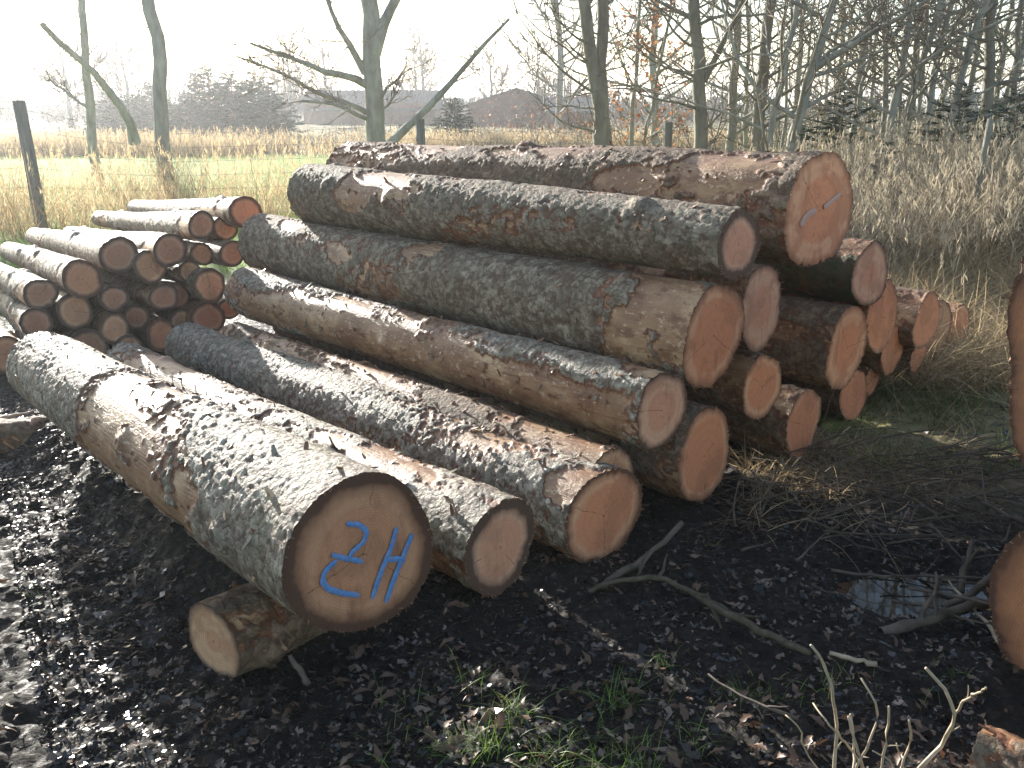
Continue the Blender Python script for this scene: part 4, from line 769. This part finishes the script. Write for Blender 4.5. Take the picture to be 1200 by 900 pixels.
for k in range(230):
    o = protos[k] if k < 5 else protos[k % 5].copy()
    if k >= 5: COL.objects.link(o)
    if k % 5 < 3: px, py = rs.uniform(380, 1190), rs.uniform(745, 898)
    else: px, py = rs.uniform(0, 700), rs.uniform(600, 898)
    c_ = onz(px, py); o.location = (c_[0], c_[1], gz(c_[0], c_[1])[0]+.014); sc_ = rs.uniform(.012, .032); o.scale = (sc_, sc_, sc_); o.rotation_euler = (rs.normal(0, .45), rs.normal(0, .45), rs.uniform(0, 6.28)); o.parent = ground
# fallen branches, each its own thing
def branch(name, label, pts, r0, r1, mat='stick', group=None, k=7, cat='branch', side=3, seed=0):
    rs = np.random.default_rng(seed+int(pts[0][0])+100); P = np.array([onz(px, py, z_) for px, py, z_ in pts]); n_ = max(8, int(np.linalg.norm(np.diff(P, axis=0), axis=1).sum()/.04)); b = P[0].copy(); Q = resample(P, n_)-b
    Q[1:-1] += rs.normal(0, .004, (n_-2, 3)); root = empty(name, tuple(b), label, cat, group); g = G(); g.tube(Q, np.linspace(r0, r1, n_)*(1+.12*rs.normal(0, 1, n_)), 8); g.build('stem', M[mat], root); 
    for m in range(side):
        q, ax = along(Q, rs.uniform(.2, .9)); W = wander(q, ax/np.linalg.norm(ax)+rs.normal(0, .6, 3)+[0, 0, .25], rs.uniform(.05, .2), 5, .2, 0, rs); g = G(); g.tube(W, np.linspace(r1*.7, r1*.25, 6), 6); g.build('side_twig', M[mat], root)
    return root
BR = 'fallen branches around the puddle'
branch('fallen_branch', 'forked grey branch sticking up in front of the frayed ground log', [(800, 612, .22), (778, 635, .16), (745, 660, .08), (705, 688, .02)], .008, .012, 'stick', BR)
branch('fallen_branch', 'long mossy curved branch running from the frayed log towards the puddle', [(690, 693, .02), (735, 678, .05), (780, 674, .06), (830, 705, .05), (890, 738, .04), (950, 766, .03)], .0075, .0115, 'stick_moss', BR, side=5)
branch('fallen_branch', 'short pale broken stick at the end of the mossy branch', [(972, 765, .03), (1000, 772, .03), (1028, 778, .03)], .006, .008, 'stick_pale', BR, side=0)
branch('fallen_branch', 'thick brown branch lying along the lower edge of the puddle', [(1032, 742, .0), (1080, 728, .03), (1130, 712, .05), (1200, 694, .08)], .020, .015, 'stick', BR, side=2)
branch('fallen_branch', 'crooked grey stub standing behind the puddle', [(1125, 695, 0), (1128, 668, .05), (1140, 632, .14)], .014, .009, 'stick', BR, side=1)
branch('fallen_branch', 'thin pale stick slanting over the right side of the puddle', [(1104, 674, .03), (1130, 702, .04), (1160, 735, .04), (1177, 762, .02)], .003, .007, 'stick_pale', BR, side=1)
branch('fallen_branch', 'thin dark rod crossing above the puddle', [(975, 668, .02), (1040, 678, .05), (1110, 676, .07), (1165, 678, .08)], .006, .004, 'stick', BR, side=2)
branch('fallen_branch', 'straight reddish rod lying across the green grass to the right stack', [(1115, 533, .08), (1150, 532, .08), (1185, 532, .08)], .006, .006, 'stick', BR, side=0)
branch('fallen_branch', 'short bleached stick on the grass right of the pile foot', [(1075, 568, .03), (1095, 565, .04), (1112, 562, .05)], .003, .005, 'stick_pale', BR, side=0)
branch('fallen_branch', 'slanting bleached stick near the foot of the main pile', [(975, 522, .03), (985, 510, .06), (996, 500, .09)], .004, .003, 'stick_pale', BR, side=0)
branch('fallen_branch', 'long thin rod from the brushwood down to the right stack', [(1150, 588, .10), (1175, 602, .08), (1205, 615, .06)], .008, .008, 'stick', BR, side=1)
branch('fallen_branch', 'grey branch leaning up to the right behind the puddle', [(1105, 712, .02), (1150, 690, .08), (1185, 655, .15), (1205, 630, .2)], .014, .012, 'stick', BR, side=2)
branch('fallen_branch', 'thin twig lying across the leaf litter left of the pale shoots', [(830, 790, .02), (870, 815, .03), (900, 832, .04), (935, 842, .05)], .003, .005, 'stick', BR, side=2)
branch('fallen_branch', 'sunlit stick in the mud at the left edge', [(-10, 490, .08), (15, 489, .08), (40, 482, .09)], .012, .008, 'stick_pale', None, side=0)
branch('bark_strip', 'upright curl of bark left of the letter log foot', [(340, 768, .06), (350, 785, .02), (362, 802, -.02)], .007, .010, 'stick', None, side=0, cat='bark strip')
g = G(); rs = np.random.default_rng(99)
for k in range(150):
    px, py = rs.uniform(860, 1200), rs.uniform(500, 720); 
    if k % 3: py = rs.uniform(520, 620)
    c_ = onz(px, py, rs.uniform(0, .10)); a = rs.normal(0, .7); W = wander(c_, [math.cos(a), math.sin(a)*.8, rs.normal(0, .15)], rs.uniform(.12, .6), 6, .12, 0, rs); W[:, 2] = np.maximum(W[:, 2], .0); g.tube(W, np.linspace(rs.uniform(.002, .0065), .0015, 7), 5, cap=False)
tag(g.build('brushwood', M['stick']), 'loose thin brushwood scattered between puddle and grass', 'brushwood', kind='stuff')
# bare shoots in front, catching the sun
YS = 1.83; base = np.array([.62, 1.70, gz(.62, 1.7)[0]-.02]); sr = empty('cut_shrub', tuple(base), 'pale bare shoots of a cut shrub standing in the front right', 'shrub')
for path, r0, r1 in (([(979, 905), (981, 850), (974, 795), (965, 775), (951, 757)], .006, .0035), ([(1000, 905), (1013, 880), (1033, 842), (1026, 820), (1010, 795)], .005, .0025), ([(1068, 905), (1100, 880), (1120, 850), (1121, 830), (1110, 808), (1100, 792), (1083, 782)], .008, .004), ([(1119, 838), (1130, 820), (1157, 806)], .004, .003),
      ([(1030, 905), (1039, 870), (1041, 845), (1042, 827)], .005, .003), ([(1055, 905), (1064, 885), (1067, 862), (1065, 843)], .004, .003), ([(1002, 905), (1002, 875), (998, 838)], .005, .003), ([(1010, 905), (1008, 885), (998, 862), (995, 840)], .005, .003), ([(1012, 900), (990, 868), (970, 848), (953, 825)], .004, .002), ([(1052, 905), (1045, 890), (1022, 880)], .003, .002), ([(965, 905), (945, 885), (936, 845), (920, 838)], .003, .002), ([(1062, 905), (1055, 885), (1050, 870)], .003, .002)):
    P = np.array([at(px, py, YS+rs.normal(0, .03)) for px, py in path]); 
    if path[0][1] > 900: P = np.vstack([base+[(P[0][0]-base[0])*.5, rs.normal(0, .03), 0], P])
    Q = resample(P, 16)-base; Q[1:] += rs.normal(0, .0015, (15, 3)); g = G(); g.tube(Q, np.linspace(r0, r1, 16)*.85, 8); g.build('shoot', M['stick_pale'], sr)
    g = G()
    q, ax = along(Q, rs.uniform(.4, .8)); W = wander(q, ax/np.linalg.norm(ax)+rs.normal(0, .6, 3), .035, 3, .1, 0, rs); g.tube(W, [r1*.6, r1*.5, r1*.4, r1*.2], 6); g.build('bud_spur', M['stick_pale'], sr)

# ------------------------------------------------------------------ haze
hz = bpy.data.materials.new('haze'); hz.use_nodes = True; nt = hz.node_tree; nt.nodes.remove(nt.nodes['Principled BSDF'])
pv = nt.nodes.new('ShaderNodeVolumePrincipled'); pv.inputs['Density'].default_value = .0014; pv.inputs['Color'].default_value = (.93, .96, 1, 1); pv.inputs['Anisotropy'].default_value = .6
nt.links.new(pv.outputs[0], nt.nodes['Material Output'].inputs['Volume'])
g = G(); g.box([0, 580, 8], [640, 660, 10]); o = g.build('haze', hz, None, False); tag(o, kind='stuff')
